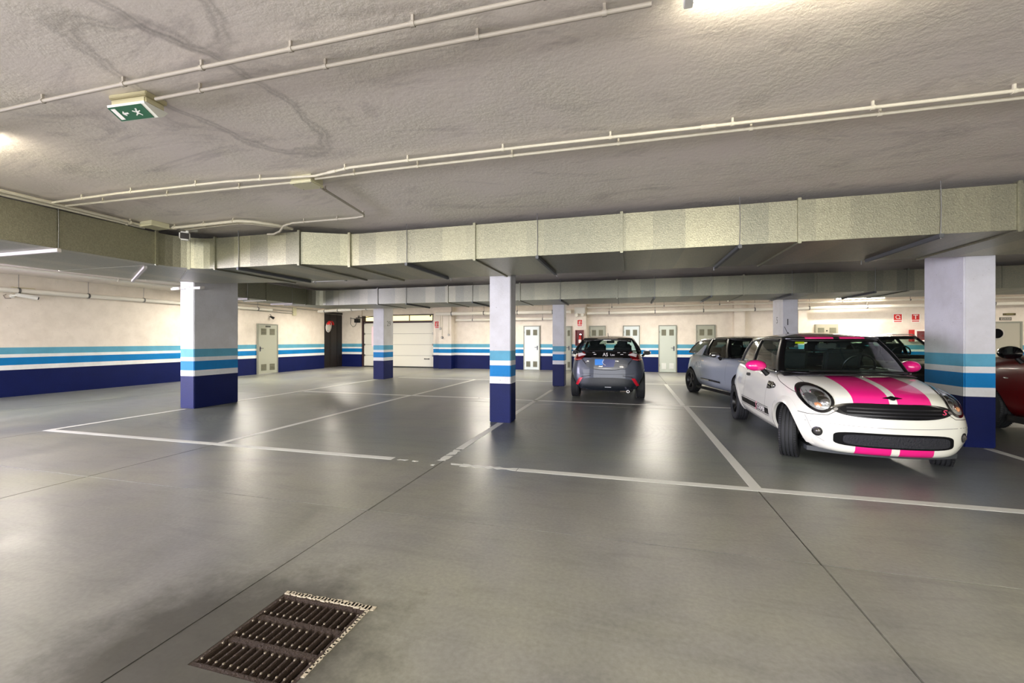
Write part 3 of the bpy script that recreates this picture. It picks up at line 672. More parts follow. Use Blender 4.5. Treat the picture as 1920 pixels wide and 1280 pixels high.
# pipes on the walls -----------------------------------------------------------------
def pipe(name, label, pts, r, mat=PVCW, clipn=0, cat='pipe', n=12):
    o = MB().tube(pts, r, n).build(name, mat, None, True); tag(o, label, cat)
    a, b_ = Vector(pts[0]), Vector(pts[-1]); d_ = (b_ - a).normalized()
    for k in range(clipn):
        p = a.lerp(b_, (k + .5) / clipn)
        q = MB().tube([p - d_ * .02, p + d_ * .02], r * 1.18, n); q.tube([p + Vector((0, 0, r)), p + Vector((0, 0, max(.05, ZC - p.z - .003)))], .006, 6); q.build('pipe_clamp', STL, o, True)
    return o
pipe('water_pipe', 'wide white pipe along the top of the back wall, right of the extinguisher pilaster', [(-1.8, 19.08, 2.58), (4, 19.08, 2.62), (15.3, 19.08, 2.70)], .065, clipn=9)
pipe('cable_pipe', 'thin white pipe just above the wide pipe on the back wall', [(-1.8, 19.0, 2.82), (15.3, 19.0, 2.90)], .03, clipn=8)
pipe('water_pipe', 'wide white pipe above the recessed wall right of the garage door', [(-9.0, 18.9, 2.66), (-2.5, 18.9, 2.66)], .085, clipn=4)
pipe('water_pipe', 'short lower pipe across the recessed wall right of the garage door', [(-8.15, 19.35, 2.37), (-3.0, 19.35, 2.37)], .05, clipn=3)
pipe('water_pipe', 'white pipe along the top of the left wall beside the bullet camera', [(XL + .12, 6.2, 2.60), (XL + .12, 14.6, 2.66)], .06, clipn=6)
pipe('water_pipe', 'white suspended drain pipe above the mirror, running to the column before the garage door', [(-12.9, 15.5, 2.62), (-8.9, 14.6, 2.66)], .055, clipn=5)
for k, (zz, y0, y1, lb) in enumerate(((2.84, 12.9, 17.9, 'topmost'), (2.70, 12.9, 15.9, 'middle'), (2.60, 13.2, 15.9, 'lowest'))):
    pipe('wall_conduit', 'grey wall conduit above the vented door on the left wall, %s of three' % lb, [(XL + .03, y0, zz), (XL + .03, y1, zz - .02)], .022, M('grey_conduit', (168, 164, 152), .5), 0, 'conduit', 8)
tag(MB().box(XL, XL + .07, 15.85, 16.05, 2.5, 2.86, .008).build('junction_box', M('cream_box_plastic')), 'small box where conduits end on the left wall between door and mirror', 'junction box')
for k, xx in enumerate((-12.9, -11.9)):
    conduit('ceiling_conduit', 'pale conduit on the far left ceiling running lengthways, ' + ('nearer the wall' if k == 0 else 'nearer the ducts'), [(xx, 3, Z), (xx + .1, 15.5, Z)], .03, PVCW, clips=[.2, .4, .6, .8])
b = tag(empty('wall_lamp', (XL, at_x(30, 548, XL).y, 2.62)), 'cream emergency lamp fixed high on the left wall above the bullet camera', 'lamp')
MB().box(0, .09, -.1, .32, -.07, .07, .01).build('housing', M('aged_cream_plastic'), b, True)
MB().poly([(.02, .32, -.05), (.09, .32, -.05), (.06, .9, -.01), (.02, .9, -.01)], (0, 0, .06)).build('tapered_reflector', PVC, b)
# small spotlight over the left door
b = tag(empty('spotlight', (XL, 14.62, 2.36)), 'small black spotlight above the vented door on the left wall', 'lamp')
MB().tube([(0, 0, .12), (.05, 0, .1), (.08, 0, .02)], .012, 8).build('arm', STL, b); MB().tube([(.03, 0, .03), (.16, .05, -.05)], [.03, .055], 12).build('head', BLK, b, True)
# convex mirror -----------------------------------------------------------------------
b = tag(empty('convex_mirror', (XL + .02, 18.0, 2.06), 0), 'round convex traffic mirror with red hood at the end of the left wall', 'mirror')
n_ = Vector((.94, .22, -.12)).normalized(); u_ = n_.cross(Vector((0, 0, 1))).normalized(); v_ = u_.cross(n_)
def disc(r0, prof, nm, mat, c, smooth=True):
    m = MB(); rings = []
    for (h, r) in prof:
        rings.append([Vector(c) + n_ * h + (u_ * cos(2 * pi * k / 32) + v_ * sin(2 * pi * k / 32)) * r for k in range(33)])
    m.grid(rings); return m.build(nm, mat, b, smooth)
cc = Vector((.24, -.05, 0))
disc(0, [(.05, .001), (.045, .08), (.035, .15), (.018, .21), (.0, .25)], 'mirror_dome', M('mirror_silver', (236, 236, 232), .05, 1), cc)
disc(0, [(-.02, .0), (-.02, .27), (.012, .28), (.012, .25)], 'rim', M('mirror_rim_pale', (214, 206, 200), .4), cc)
m = MB(); rows_ = []
for h in (0, .14):
    rows_.append([cc + n_ * h + (u_ * cos(a_) + v_ * sin(a_)) * (.285 + .01) for a_ in [radians(20 + 140 * k / 16) for k in range(17)]])
m.grid(rows_); ho = m.build('hood', M('mirror_red', (186, 26, 26), .4), b, True); ho.modifiers.new('s', 'SOLIDIFY').thickness = .008
MB().tube([(.0, 0, 0), (.12, 0, 0), tuple(cc - n_ * .02)], .02, 10).build('bracket', STL, b, True)
# fire signs ---------------------------------------------------------------------------
def fire_sign(c, w, h, label, kind, parent=None):
    o = tag(empty('fire_sign', c), label, 'sign')
    MB().box(-w / 2, w / 2, -.006, 0, -h / 2, h / 2, .001).build('sign_plate', SIGNW, o)
    MB().box(-w * .42, w * .42, -.009, -.006, -h * .22, h * .44).build('red_field', SIGNR, o)
    MB().box(-w * .40, w * .40, -.009, -.006, -h * .42, -h * .30).build('red_caption_bar', SIGNR, o)
    if kind == 'ext':
        MB().lathe([(-h * .16, .0005), (-h * .16, w * .09), (h * .2, w * .09), (h * .26, w * .03), (h * .3, .0005)], (-w * .08, -.008, 0), 'z', 12).build('symbol', SIGNW, o)
        MB().tube([(-w * .05, -.011, h * .27), (w * .2, -.011, h * .3), (w * .24, -.011, 0), (w * .2, -.011, -h * .1)], w * .035, 6).build('hose_symbol', SIGNW, o)
    elif kind == 'hose':
        MB().tube([(w * .22 * cos(a_ * .5), -.010, h * .12 + w * .22 * sin(a_ * .5)) for a_ in range(13)], w * .04, 6).build('symbol', SIGNW, o)
        MB().box(w * .05, w * .3, -.011, -.009, -h * .1, -h * .03).build('nozzle_symbol', SIGNW, o)
    else:
        MB().box(-w * .05, w * .05, -.011, -.009, -h * .12, h * .36).build('symbol', SIGNW, o); MB().box(-w * .26, w * .26, -.011, -.009, h * .28, h * .36).build('bar_symbol', SIGNW, o)
    return o
fire_sign((-2.14, 19.245, 2.16), .24, .32, 'red and white extinguisher sign above the red cabinet on the pilaster', 'ext')
fire_sign((-9.17, 19.355, 2.15), .26, .38, 'red fire sign beside the garage door', 'ext')
fire_sign((9.87, YF - .005, 2.23), .30, .34, 'red hose reel sign on the back wall, left one of the two', 'hose')
fire_sign((10.43, YF - .005, 2.23), .28, .33, 'red alarm sign on the back wall, right of the two next to the nearest column', 'alarm')
# extinguisher cabinet with extinguisher
b = tag(empty('extinguisher_cabinet', (-2.14, 19.25, 1.14)), 'open red metal cabinet on the pilaster behind the dark hatchback', 'cabinet')
DR = M('dark_red_enamel', (120, 14, 22), .4)
MB().box(-.17, .17, -.02, 0, 0, .70).build('back_panel', DR, b); MB().box(-.18, -.16, -.20, 0, 0, .70).build('side_panel', DR, b); MB().box(.16, .18, -.20, 0, 0, .70).build('side_panel', DR, b)
MB().box(-.16, .16, -.20, 0, 0, .02).build('bottom_panel', DR, b); MB().box(-.16, .16, -.20, 0, .68, .70).build('top_panel', DR, b)
b = tag(empty('fire_extinguisher', (-2.12, 19.15, 1.165)), 'red fire extinguisher with pale label inside the red cabinet', 'extinguisher')
MB().lathe([(0, .0005), (0, .06), (.01, .068), (.36, .068), (.42, .05), (.45, .02), (.47, .02)], (0, 0, 0), 'z', 20).build('cylinder', REDP, b, True)
MB().lathe([(.10, .069), (.25, .069)], (0, 0, 0), 'z', 20).build('label_band', SIGNW, b); MB().box(-.02, .06, -.012, .012, .46, .50, .003).build('valve_handle', CHR, b)
MB().tube([(.03, 0, .47), (.085, 0, .44), (.09, 0, .2), (.08, 0, .1)], .010, 8).build('hose', BLK, b, True)
# hose reel cabinet
b = tag(empty('hose_reel_cabinet', (10.5, YF, 1.34)), 'red hose reel cabinet with glass front on the back wall beside the nearest column', 'cabinet')
MB().box(-.28, .30, -.18, 0, 0, .44).build('cabinet_body', REDP, b); f = MB()
for q in ((-.19, .30, 0, .05), (-.19, .30, .39, .44), (-.19, -.13, .05, .39), (.24, .30, .05, .39)): f.box(q[0], q[1], -.20, -.18, q[2], q[3])
f.build('white_door_frame', SIGNW, b); MB().lathe([(-.195, .15), (-.185, .15), (-.185, .03), (-.195, .03)], (.05, 0, .22), 'y', 24, False).build('hose_reel', M('hose_dark_red', (120, 30, 34), .6), b)
MB().box(-.13, .24, -.199, -.196, .05, .39).build('glass', GLC, b)
# emergency twin spots above the sign
b = tag(empty('emergency_light', (-2.14, 19.25, 2.46)), 'white twin-head emergency light high on the extinguisher pilaster', 'lamp')
MB().box(-.24, .24, -.08, 0, .12, .40, .01).build('housing', WHT, b, True)
for sx in (-1, 1):
    MB().lathe([(-.20, .0005), (-.2, .07), (-.1, .07), (-.06, .03)], (sx * .13, 0, .05), 'y', 16).build('lamp_head', M('lamp_head_cream', (230, 226, 210), .3), b, True)
    MB().box(sx * .13 - .03, sx * .13 + .03, -.06, 0, .09, .13).build('head_bracket', BLK, b)
# exit plates above the porthole door
b = tag(empty('exit_plate', (13.1, YF, 2.16)), 'small framed SALIDA sign above the porthole door', 'sign')
MB().box(-.17, .17, -.02, 0, -.055, .055, .003).build('sign_plate', M('dark_frame', (56, 50, 42), .5), b); MB().box(-.145, .145, -.024, -.02, -.038, .038).build('sign_face', M('grey_sign_face', (176, 170, 158), .5), b)
txt('lettering', 'SALIDA', .07, M('dark_lettering', (30, 28, 24), .6), (0, -.026, 0), (pi / 2, 0, 0), b, .001)
b = tag(empty('emergency_light', (13.2, YF, 2.32)), 'small dark olive emergency light above the SALIDA sign', 'lamp')
MB().box(-.17, .17, -.05, 0, -.035, .04, .004).build('housing', M('olive_housing', (84, 74, 40), .5), b); MB().box(-.10, .10, -.055, -.05, -.025, .028).build('diffuser', M('olive_diffuser', (120, 112, 70), .4), b)
# vented electrical cabinet on the back wall
b = tag(empty('electrical_cabinet', (7.5, YF, .9)), 'grey double louvred electrical cabinet with a dark lock on the back wall', 'cabinet')
MB().box(-.39, .39, -.10, 0, 0, 1.12, .004).build('cabinet_body', M('cabinet_grey', (146, 142, 124), .45), b)
MB().box(-.37, .37, -.112, -.10, .02, 1.10, .003).build('door', M('cabinet_grey_light', (156, 152, 134), .45), b)
for sx in (-1, 1):
    g_ = MB().box(sx * .2 - .11, sx * .2 + .11, -.118, -.112, .72, .98).build('vent', M('vent_shadow'), b)
    for k in range(7): MB().obox((sx * .2, -.121, .74 + k * .036), (1, 0, 0), (0, 1, -.8), (0, .8, 1), .10, .009, .0025).build('louvre_slat', M('vent_slat_steel'), g_)
MB().lathe([(-.13, .0005), (-.13, .025), (-.11, .03)], (0, 0, .86), 'y', 12).build('lock', BLK, b)
# switches and their conduits beside the garage door
for k, (x_, z_, lb) in enumerate(((-8.88, 1.95, 'leftmost of three wall switches on thin conduits beside the garage door'), (-8.78, 1.52, 'dark square switch box, lowest of three beside the garage door'), (-8.44, 1.65, 'rightmost of three wall switches on thin conduits, on the pilaster'))):
    y_ = 19.15
    b = tag(empty('wall_switch', (x_, y_, z_)), lb, 'switch')
    MB().box(-.04, .04, -.05, 0, -.05, .05, .005).build('switch_box', BLK if k == 1 else M('switch_grey', (150, 148, 140), .4), b, True)
    MB().tube([(0, -.014, .05), (0, -.014, ZC - z_ - .3)], .012, 8).build('drop_conduit', PVC, b, True); MB().box(-.02, .02, -.056, -.05, -.02, .02).build('rocker', WHT, b)
# door opener gear above the garage jamb
b = tag(empty('door_opener', (-13.75, 19.42, 2.35)), 'dark motor and torsion gear of the garage door with looping cable', 'motor')
MB().box(-.10, .16, -.14, .04, -.04, .16, .01).build('motor_housing', BLK, b, True); MB().tube([(-.05, -.05, .2), (1.9, -.05, .32), (4.4, -.05, .32)], .022, 8).build('torsion_shaft', M('rail_dark_metal'), b, True)
MB().tube([(-.38, -.02, .25), (-.40, -.03, -.1), (-.25, -.03, -.26), (-.1, -.03, -.2), (-.02, -.03, 0)], .010, 8).build('cable', BLK, b, True)
MB().tube([(-.42, -.02, .20), (.0, -.06, .14)], .014, 8).build('strut', STL, b)
for k in (0, 1): MB().lathe([(-.02, .06), (.02, .06), (.02, .0005)], (.12 + 4.1 * k, -.05, .27), 'x', 16).build('cable_drum', STL, b)
# board fixed to the side of the far column
tag(MB().box(-8.97, -8.845, 13.50, 13.53, 1.16, 1.88, .003).build('warning_board', M('pinkish_board', (236, 206, 200), .5)), 'pale red and white board on the left side of the column before the garage door', 'sign')
# ================================================================== CARS
# local axes: x across, y from the front bumper (0) to the back, z up
def smooth01(t): t = max(0, min(1, t)); return t * t * (3 - 2 * t)
def interp(keys, y):
    """monotone-ish smooth interpolation through (y, v) keys"""
    if y <= keys[0][0]: return keys[0][1]
    for (a, va), (b_, vb) in zip(keys, keys[1:]):
        if y <= b_: return va + (vb - va) * (y - a) / (b_ - a)
    return keys[-1][1]
def evaluated(ob):
    bpy.context.view_layer.update()
    return bpy.data.meshes.new_from_object(ob.evaluated_get(bpy.context.evaluated_depsgraph_get()))
def body_mesh(st, L, W2, fbow, rbow, flean=0, rlean=0):
    """st: stations (y, zb, wb, zm, wm, zs, ws, zt, wt, zc)"""
    b = bmesh.new(); rows = []
    def warp(x, y, z):
        f = (1 - smooth01(y / 1.05)); r = (1 - smooth01((L - y) / .95)); q = (abs(x) / W2) ** 2.3
        return y + fbow * q * f - rbow * q * r + flean * max(0, z - .45) * (1 - smooth01(y / .8)) - rlean * max(0, z - .5) * (1 - smooth01((L - y) / .8))
    for (y, zb, wb, zm, wm, zs, ws, zt, wt, zc) in st:
        half = [(0, zb), (wb * .6, zb), (wb, zb + .01), (wm, zm), (ws, zs), (wt, zt), (wt * .55, zt + (zc - zt) * .75), (0, zc)]
        R = [b.verts.new((x, warp(x, y, z), z)) for x, z in half]
        Lh = [R[0]] + [b.verts.new((-x, warp(x, y, z), z)) for x, z in half[1:-1]] + [R[-1]]
        rows.append((R, Lh))
    for (R0, L0), (R1, L1) in zip(rows, rows[1:]):
        for k in range(7):
            b.faces.new((R0[k], R0[k + 1], R1[k + 1], R1[k])); b.faces.new((L0[k + 1], L0[k], L1[k], L1[k + 1]))
    for (R, Lh), fl in ((rows[0], 0), (rows[-1], 1)):
        for h in (R, Lh):
            for q in ((0, 1, 6, 7), (1, 2, 5, 6), (2, 3, 4, 5)): b.faces.new([h[i] for i in q])
    bmesh.ops.recalc_face_normals(b, faces=b.faces)
    me = bpy.data.meshes.new('cage'); b.to_mesh(me); b.free()
    o = bpy.data.objects.new('cage', me); C.objects.link(o)
    m = o.modifiers.new('s', 'SUBSURF'); m.levels = m.render_levels = 3
    out = evaluated(o); bpy.data.objects.remove(o)
    return out
def bvh_of(me):
    return BVHTree.FromPolygons([v.co.copy() for v in me.vertices], [tuple(p.vertices) for p in me.polygons])
def cut_wheels(me, wheels, r, mat_in):
    o = bpy.data.objects.new('b', me); C.objects.link(o); cuts = []
    mb = MB()
    for (x, y, z, s) in wheels:
        mb.lathe([(s * .46, r), (s * 1.2, r)], (0, y, z), 'x', 40)
    cm = mb.mesh('cutters'); cm.materials.append(mat_in)
    c = bpy.data.objects.new('c', cm); C.objects.link(c)
    m = o.modifiers.new('b', 'BOOLEAN'); m.operation = 'DIFFERENCE'; m.object = c; m.solver = 'EXACT'; m.material_mode = 'TRANSFER'
    out = evaluated(o); bpy.data.objects.remove(o); bpy.data.objects.remove(c)
    out.shade_smooth()
    try: out.set_sharp_from_angle(angle=radians(50))
    except Exception: pass
    return out
AX = {'front': (lambda a, b_: (Vector((a, -2, b_)), Vector((0, 1, 0)))), 'rear': (lambda a, b_: (Vector((a, 8, b_)), Vector((0, -1, 0)))),
      'left': (lambda a, b_: (Vector((-3, a, b_)), Vector((1, 0, 0)))), 'right': (lambda a, b_: (Vector((3, a, b_)), Vector((-1, 0, 0)))),
      'top': (lambda a, b_: (Vector((a, b_, 4)), Vector((0, 0, -1))))}
def proj(bvh, ax, a, b_, off=0):
    o, d = AX[ax](a, b_); h = bvh.ray_cast(o, d)
    if h[0] is None:
        # off the silhouette: nearest surface point to where the ray passes
        mid = o + d * (2.2 if ax in ('front',) else 4.2 if ax == 'rear' else 2.3); h = bvh.find_nearest(mid)
    n = h[1]
    if n.dot(d) > 0: n = -n
    return h[0] + n * off, n
def patch(bvh, ax, fn, nu, nv, off, name, mat, parent, prof=None, thick=.012, smooth=True):
    """fn(u,v)->(a,b) on the projection plane; a thin shell lying on the body"""
    P = []
    for i in range(nu + 1):
        row = []
        for j in range(nv + 1):
            u, v = i / nu, j / nv; a, b_ = fn(u, v); o_ = off + (prof(u, v) if prof else 0)
            row.append(proj(bvh, ax, a, b_, o_)[0])
        P.append(row)
    mb = MB(); d = AX[ax](0, 0)[1]
    V = [[mb.b.verts.new(p) for p in row] for row in P]; K = [[mb.b.verts.new(p + d * (off + thick)) for p in row] for row in P]
    for i in range(nu):
        for j in range(nv):
            mb.b.faces.new((V[i][j], V[i + 1][j], V[i + 1][j + 1], V[i][j + 1]))
    edge = [(i, 0) for i in range(nu)] + [(nu, j) for j in range(nv)] + [(i, nv) for i in range(nu, 0, -1)] + [(0, j) for j in range(nv, 0, -1)]
    for e, f in zip(edge, edge[1:] + edge[:1]):
        mb.b.faces.new((V[e[0]][e[1]], V[f[0]][f[1]], K[f[0]][f[1]], K[e[0]][e[1]]))
    return mb.build(name, mat, parent, smooth)
def disc_patch(bvh, ax, c, ra, rb, off, name, mat, parent, dome=0, tilt=0, inner=0, power=2.0, nr=5, na=32, thick=.012):
    def fn(u, v):
        r = inner + (1 - inner) * u; t = 2 * pi * v; cx_, sx_ = cos(t), sin(t)
        k = (abs(cx_) ** power + abs(sx_) ** power) ** (-1 / power); x, z = r * ra * cx_ * k, r * rb * sx_ * k
        return c[0] + x * cos(tilt) - z * sin(tilt), c[1] + x * sin(tilt) + z * cos(tilt)
    P = []
    mb = MB(); d = AX[ax](0, 0)[1]; rows = []
    for i in range(nr + 1):
        row = []
        for j in range(na):
            a, b_ = fn(i / nr, j / na); rr = inner + (1 - inner) * i / nr
            row.append(mb.b.verts.new(proj(bvh, ax, a, b_, off + dome * (1 - rr * rr))[0]))
        rows.append(row)
    skirt = [mb.b.verts.new(v.co + d * (off + thick)) for v in rows[-1]]
    rows2 = rows + [skirt]
    if inner: rows2 = [[mb.b.verts.new(v.co + d * (off + thick)) for v in rows[0]]] + rows2
    for a, b_ in zip(rows2, rows2[1:]):
        for j in range(na):
            try: mb.b.faces.new((a[j], a[(j + 1) % na], b_[(j + 1) % na], b_[j]))
            except ValueError: pass
    if not inner: bmesh.ops.remove_doubles(mb.b, verts=rows[0], dist=1e-4)
    return mb.build(name, mat, parent, True)
def poly_patch(bvh, ax, pts, off, name, mat, parent, n=10, thick=.01, prof=None):
    """quad region between two polylines pts[0] and pts[1] (same number of points)"""
    A, B = pts
    def on(pl, u):
        k = u * (len(pl) - 1); i = min(int(k), len(pl) - 2); f = k - i
        return pl[i][0] + (pl[i + 1][0] - pl[i][0]) * f, pl[i][1] + (pl[i + 1][1] - pl[i][1]) * f
    def fn(u, v):
        a, b_ = on(A, u), on(B, u); return a[0] + (b_[0] - a[0]) * v, a[1] + (b_[1] - a[1]) * v
    return patch(bvh, ax, fn, n * (len(A) - 1), max(2, n // 2), off, name, mat, parent, prof, thick)
GAP = M('panel_gap_shadow', (30, 30, 32), .8)
def seam(bvh, ax, pts, parent, w=.0022, name='panel_gap', mat=None, off=.0008, n=6):
    fine = []
    for (a, b_), (c, d_) in zip(pts, pts[1:]):
        for k in range(n): fine.append((a + (c - a) * k / n, b_ + (d_ - b_) * k / n))
    fine.append(pts[-1]); P = [proj(bvh, ax, a, b_, off) for a, b_ in fine]
    mb = MB(); rows = [[], []]
    for i, (p, nn) in enumerate(P):
        t_ = (P[min(i + 1, len(P) - 1)][0] - P[max(i - 1, 0)][0]).normalized(); s_ = t_.cross(nn).normalized() * w
        rows[0].append(p + s_); rows[1].append(p - s_)
    mb.grid(rows); return mb.build(name, mat or GAP, parent)
def curve_pts(fn, n): return [fn(i / n) for i in range(n + 1)]

# wheels -----------------------------------------------------------------------------
wheel_cache = {}
def make_wheel(r, w, rim_r, rim_mat, style):
    key = (r, w, rim_r, rim_mat.name, style)
    if key not in wheel_cache:
        t = MB(); h = w / 2
        prof = [(-h * .80, rim_r), (-h, rim_r + .03), (-h, r - .035), (-h * .90, r - .010)]
        gx = [-.62, -.2, .2, .62]
        for g_ in gx: prof += [((g_ - .07) * h, r - .001), ((g_ - .055) * h, r - .009), ((g_ + .055) * h, r - .009), ((g_ + .07) * h, r - .001)]
        prof += [(h * .90, r - .010), (h, r - .035), (h, rim_r + .03), (h * .80, rim_r)]
        t.lathe(prof, (0, 0, 0), 'x', 56, False)
        tm = t.mesh('tyre', True); tm.materials.append(RUB)
        # tread sipes
        sp = MB()
        for k in range(64):
            a = 2 * pi * k / 64
            for sx in (-1, 1):
                sp.obox((sx * h * .80, cos(a) * (r - .004), sin(a) * (r - .004)), (1, 0, 0), (0, -sin(a), cos(a)), (0, cos(a), sin(a)), h * .12, .0018, .0062)
        sm = sp.mesh('tread_sipes'); sm.materials.append(M('sipe_black', (8, 8, 8), .9))
        rm = MB().lathe([(-h * .8, rim_r + .001), (h * .62, rim_r - .012), (h * .72, rim_r + .004), (h * .8, rim_r + .004), (h * .8, rim_r - .010), (h * .2, rim_r - .03), (-h * .5, rim_r - .035), (-h * .6, .02)], (0, 0, 0), 'x', 48, False)
        rmm = rm.mesh('rim', True); rmm.materials.append(rim_mat)
        sk = MB(); ns = {'five': 5, 'ten': 10, 'steel': 12}[style]
        sw = {'five': .034, 'ten': .013, 'steel': .020}[style]
        sk.poly([(h * .25, -sw, .045), (h * .25, sw, .045), (h * .5, sw * .8, rim_r - .008), (h * .5, -sw * .8, rim_r - .008)], (h * .22, 0, 0))
        skm = sk.mesh('spoke', True); skm.materials.append(rim_mat)
        hb = MB().lathe([(h * .2, .062), (h * .6, .058), (h * .66, .03), (h * .66, .0005)], (0, 0, 0), 'x', 20)
        hbm = hb.mesh('hub_cap', True); hbm.materials.append(rim_mat if style != 'steel' else M('hub_dark_silver', (70, 72, 74), .35, .7))
        bd = MB().lathe([(0, .12), (.02, .12), (.02, .05)], (-h * .25, 0, 0), 'x', 28).mesh('brake_disc', True); bd.materials.append(M('brake_steel', (90, 88, 86), .35, .9))
        wheel_cache[key] = (tm, sm, rmm, skm, hbm, bd, ns)
    return wheel_cache[key]
def add_wheel(root, x, y, r, w, rim_r, rim_mat, style, steer=0):
    tm, sm, rmm, skm, hbm, bd, ns = make_wheel(r, w, rim_r, rim_mat, style); s = 1 if x > 0 else -1
    o = link('wheel', tm, None, root); o.location = (x, y, r); o.rotation_euler = (0, 0, (0 if s > 0 else pi) + steer)
    link('tread_sipes', sm, None, o)['kind'] = 'stuff'; link('rim', rmm, None, o); link('hub_cap', hbm, None, o); link('brake_disc', bd, None, o)
    for k in range(ns):
        q = link('spoke', skm, None, o); q.rotation_euler = (2 * pi * k / ns, 0, 0)
    return o

PILB = M('pillar_black', (7, 7, 8), .4, spec=.25)
# greenhouse ---------------------------------------------------------------------------
def greenhouse(root, G, roof_mat, spill=.012, roofname='roof'):
    """G: base/top dicts w, yf, yr, cf (front corner sweep), cr, z ; fractions along the sides for pillars"""
    FX = [0, .2, .4, .6, .8, .94, 1.0]; ns = 20
    def outline(t, grow=0):
        p = {k: G['base'][k] + (G['top'][k] - G['base'][k]) * t for k in ('w', 'yf', 'yr', 'cf', 'cr')}
        bl = G.get('bulge', .03) * sin(pi * min(1, t)); w = p['w'] + bl + grow; yf, yr = p['yf'] - grow - bl * .6, p['yr'] + grow + bl * .6
        z0 = G['base']['z']; pts = []
        for f in FX: pts.append((f * w, yf + p['cf'] * abs(f) ** 2.4))
        ya, yb_ = yf + p['cf'], yr - p['cr']
        for k in range(1, ns): q = k / ns; pts.append((w * (1 + .03 * sin(pi * q)) , ya + (yb_ - ya) * q))
        for f in FX[::-1]: pts.append((f * w, yr - p['cr'] * abs(f) ** 2.4))
        return pts
    T = [0, .05, .2, .4, .6, .8, .93, 1.0]
    def zz(y, t):
        zb = interp(G['belt'], y); zt = interp(G['eave'], y); return zb + (zt - zb) * t
    P = []
    for t in T:
        o = outline(t); P.append([Vector((x, y, zz(y, t))) for x, y in o])
    n = len(P[0]); nf = len(FX) - 1
    classes = {}
    for i in range(len(T) - 1):
        for k in range(n - 1):
            frame = i == 0 or i == len(T) - 2
            if k < nf: c = 'pillar_a' if k == nf - 1 else ('frame' if frame else 'windshield')
            elif k < nf + ns:
                s_ = (k - nf) / ns
                c = None
                for nm, a, b_ in G['pillars']:
                    if a <= s_ + .5 / ns < b_: c = nm
                if c is None: c = 'frame' if frame else ('side_front' if s_ < G['split'] else 'side_rear')
            else:
                c = 'pillar_d' if k == nf + ns else ('frame' if frame else 'rear_window')
                if G.get('rear_frame_low') and i <= G['rear_frame_low'] - 1 and k > nf + ns: c = 'frame'
            classes.setdefault(c, []).append((i, k))
    names = {'windshield': ('windshield', GLS), 'side_front': ('side_window', G.get('side_glass', GLS)), 'side_rear': ('side_window', G.get('rear_side_glass', GLD)), 'rear_window': ('rear_window', G.get('rear_glass', GLS)),
             'frame': ('window_frame', PILB)}
    for c, fs in classes.items():
        nm, mt = names.get(c, ('pillar', G['pillar_mats'].get(c, PILB)))
        sides = (1, -1) if c not in ('windshield', 'rear_window', 'frame') else (0,)
        for sd in sides:
            b = bmesh.new(); cache = {}
            def vv(i, k, s_):
                key = (i, k, s_ if P[i][k].x > 1e-6 else 1)
                if key not in cache: p = P[i][k]; cache[key] = b.verts.new((p.x * s_, p.y, p.z))
                return cache[key]
            for s_ in ((sd,) if sd else (1, -1)):
                for (i, k) in fs: b.faces.new((vv(i, k, s_), vv(i, k + 1, s_), vv(i + 1, k + 1, s_), vv(i + 1, k, s_)))
            bmesh.ops.recalc_face_normals(b, faces=b.faces)
            me = bpy.data.meshes.new(nm); b.to_mesh(me); b.free(); me.shade_smooth()
            o = link(nm, me, mt, root)
            if not ('illar' in nm or c == 'frame'): continue
            so_ = o.modifiers.new('t', 'SOLIDIFY'); so_.thickness = .022 if 'illar' in nm or c == 'frame' else .004; so_.offset = 1 if nm in ('pillar', 'window_frame') else -1
            if nm in ('pillar', 'window_frame'): so_.offset = 0.2
    # roof: concentric rings up to a dome
    o1 = outline(1.0, spill); cen_y = (o1[0][1] + o1[-1][1]) / 2
    full = [(x, y) for x, y in o1] + [(-x, y) for x, y in o1[::-1][1:-1]]
    b = bmesh.new(); rings = []
    RR = [(1.0, -.004), (1.004, .012), (.985, .026)] + [(r_, None) for r_ in (.94, .86, .74, .58, .4, .2)]
    for r_, h in RR:
        ring = []
        for x, y in full:
            z = zz(y, 1.0) + (h if h is not None else .026 + G['dome'] * (1 - (r_ / .985) ** 2))
            ring.append(b.verts.new((x * r_, cen_y + (y - cen_y) * r_, z if h is not None else zz(y, 1) * .0 + (zz(cen_y + (y - cen_y) * r_, 1.0) + .026 + G['dome'] * (1 - (r_ / .985) ** 2)))))
        rings.append(ring)
    N = len(full)
    for a, c_ in zip(rings, rings[1:]):
        for j in range(N): b.faces.new((a[j], a[(j + 1) % N], c_[(j + 1) % N], c_[j]))
    b.faces.new(rings[-1]); bmesh.ops.recalc_face_normals(b, faces=b.faces)
    me = bpy.data.meshes.new(roofname); b.to_mesh(me); b.free(); me.shade_smooth()
    ro = link(roofname, me, roof_mat, root)
    # cabin deck under the glass
    o0 = outline(.02, -.03); full0 = [(x, y) for x, y in o0] + [(-x, y) for x, y in o0[::-1][1:-1]]
    b = bmesh.new(); b.faces.new([b.verts.new((x, y, interp(G['belt'], y) - .035)) for x, y in full0]); bmesh.ops.triangulate(b, faces=b.faces)
    me = bpy.data.meshes.new('cabin_trim'); b.to_mesh(me); b.free(); link('cabin_trim', me, M('cabin_charcoal', (20, 22, 24), .8), root)
    return ro, bvh_of(me), P, ro.data
FAB = M('seat_fabric', (22, 24, 26), .85, bump=.3)
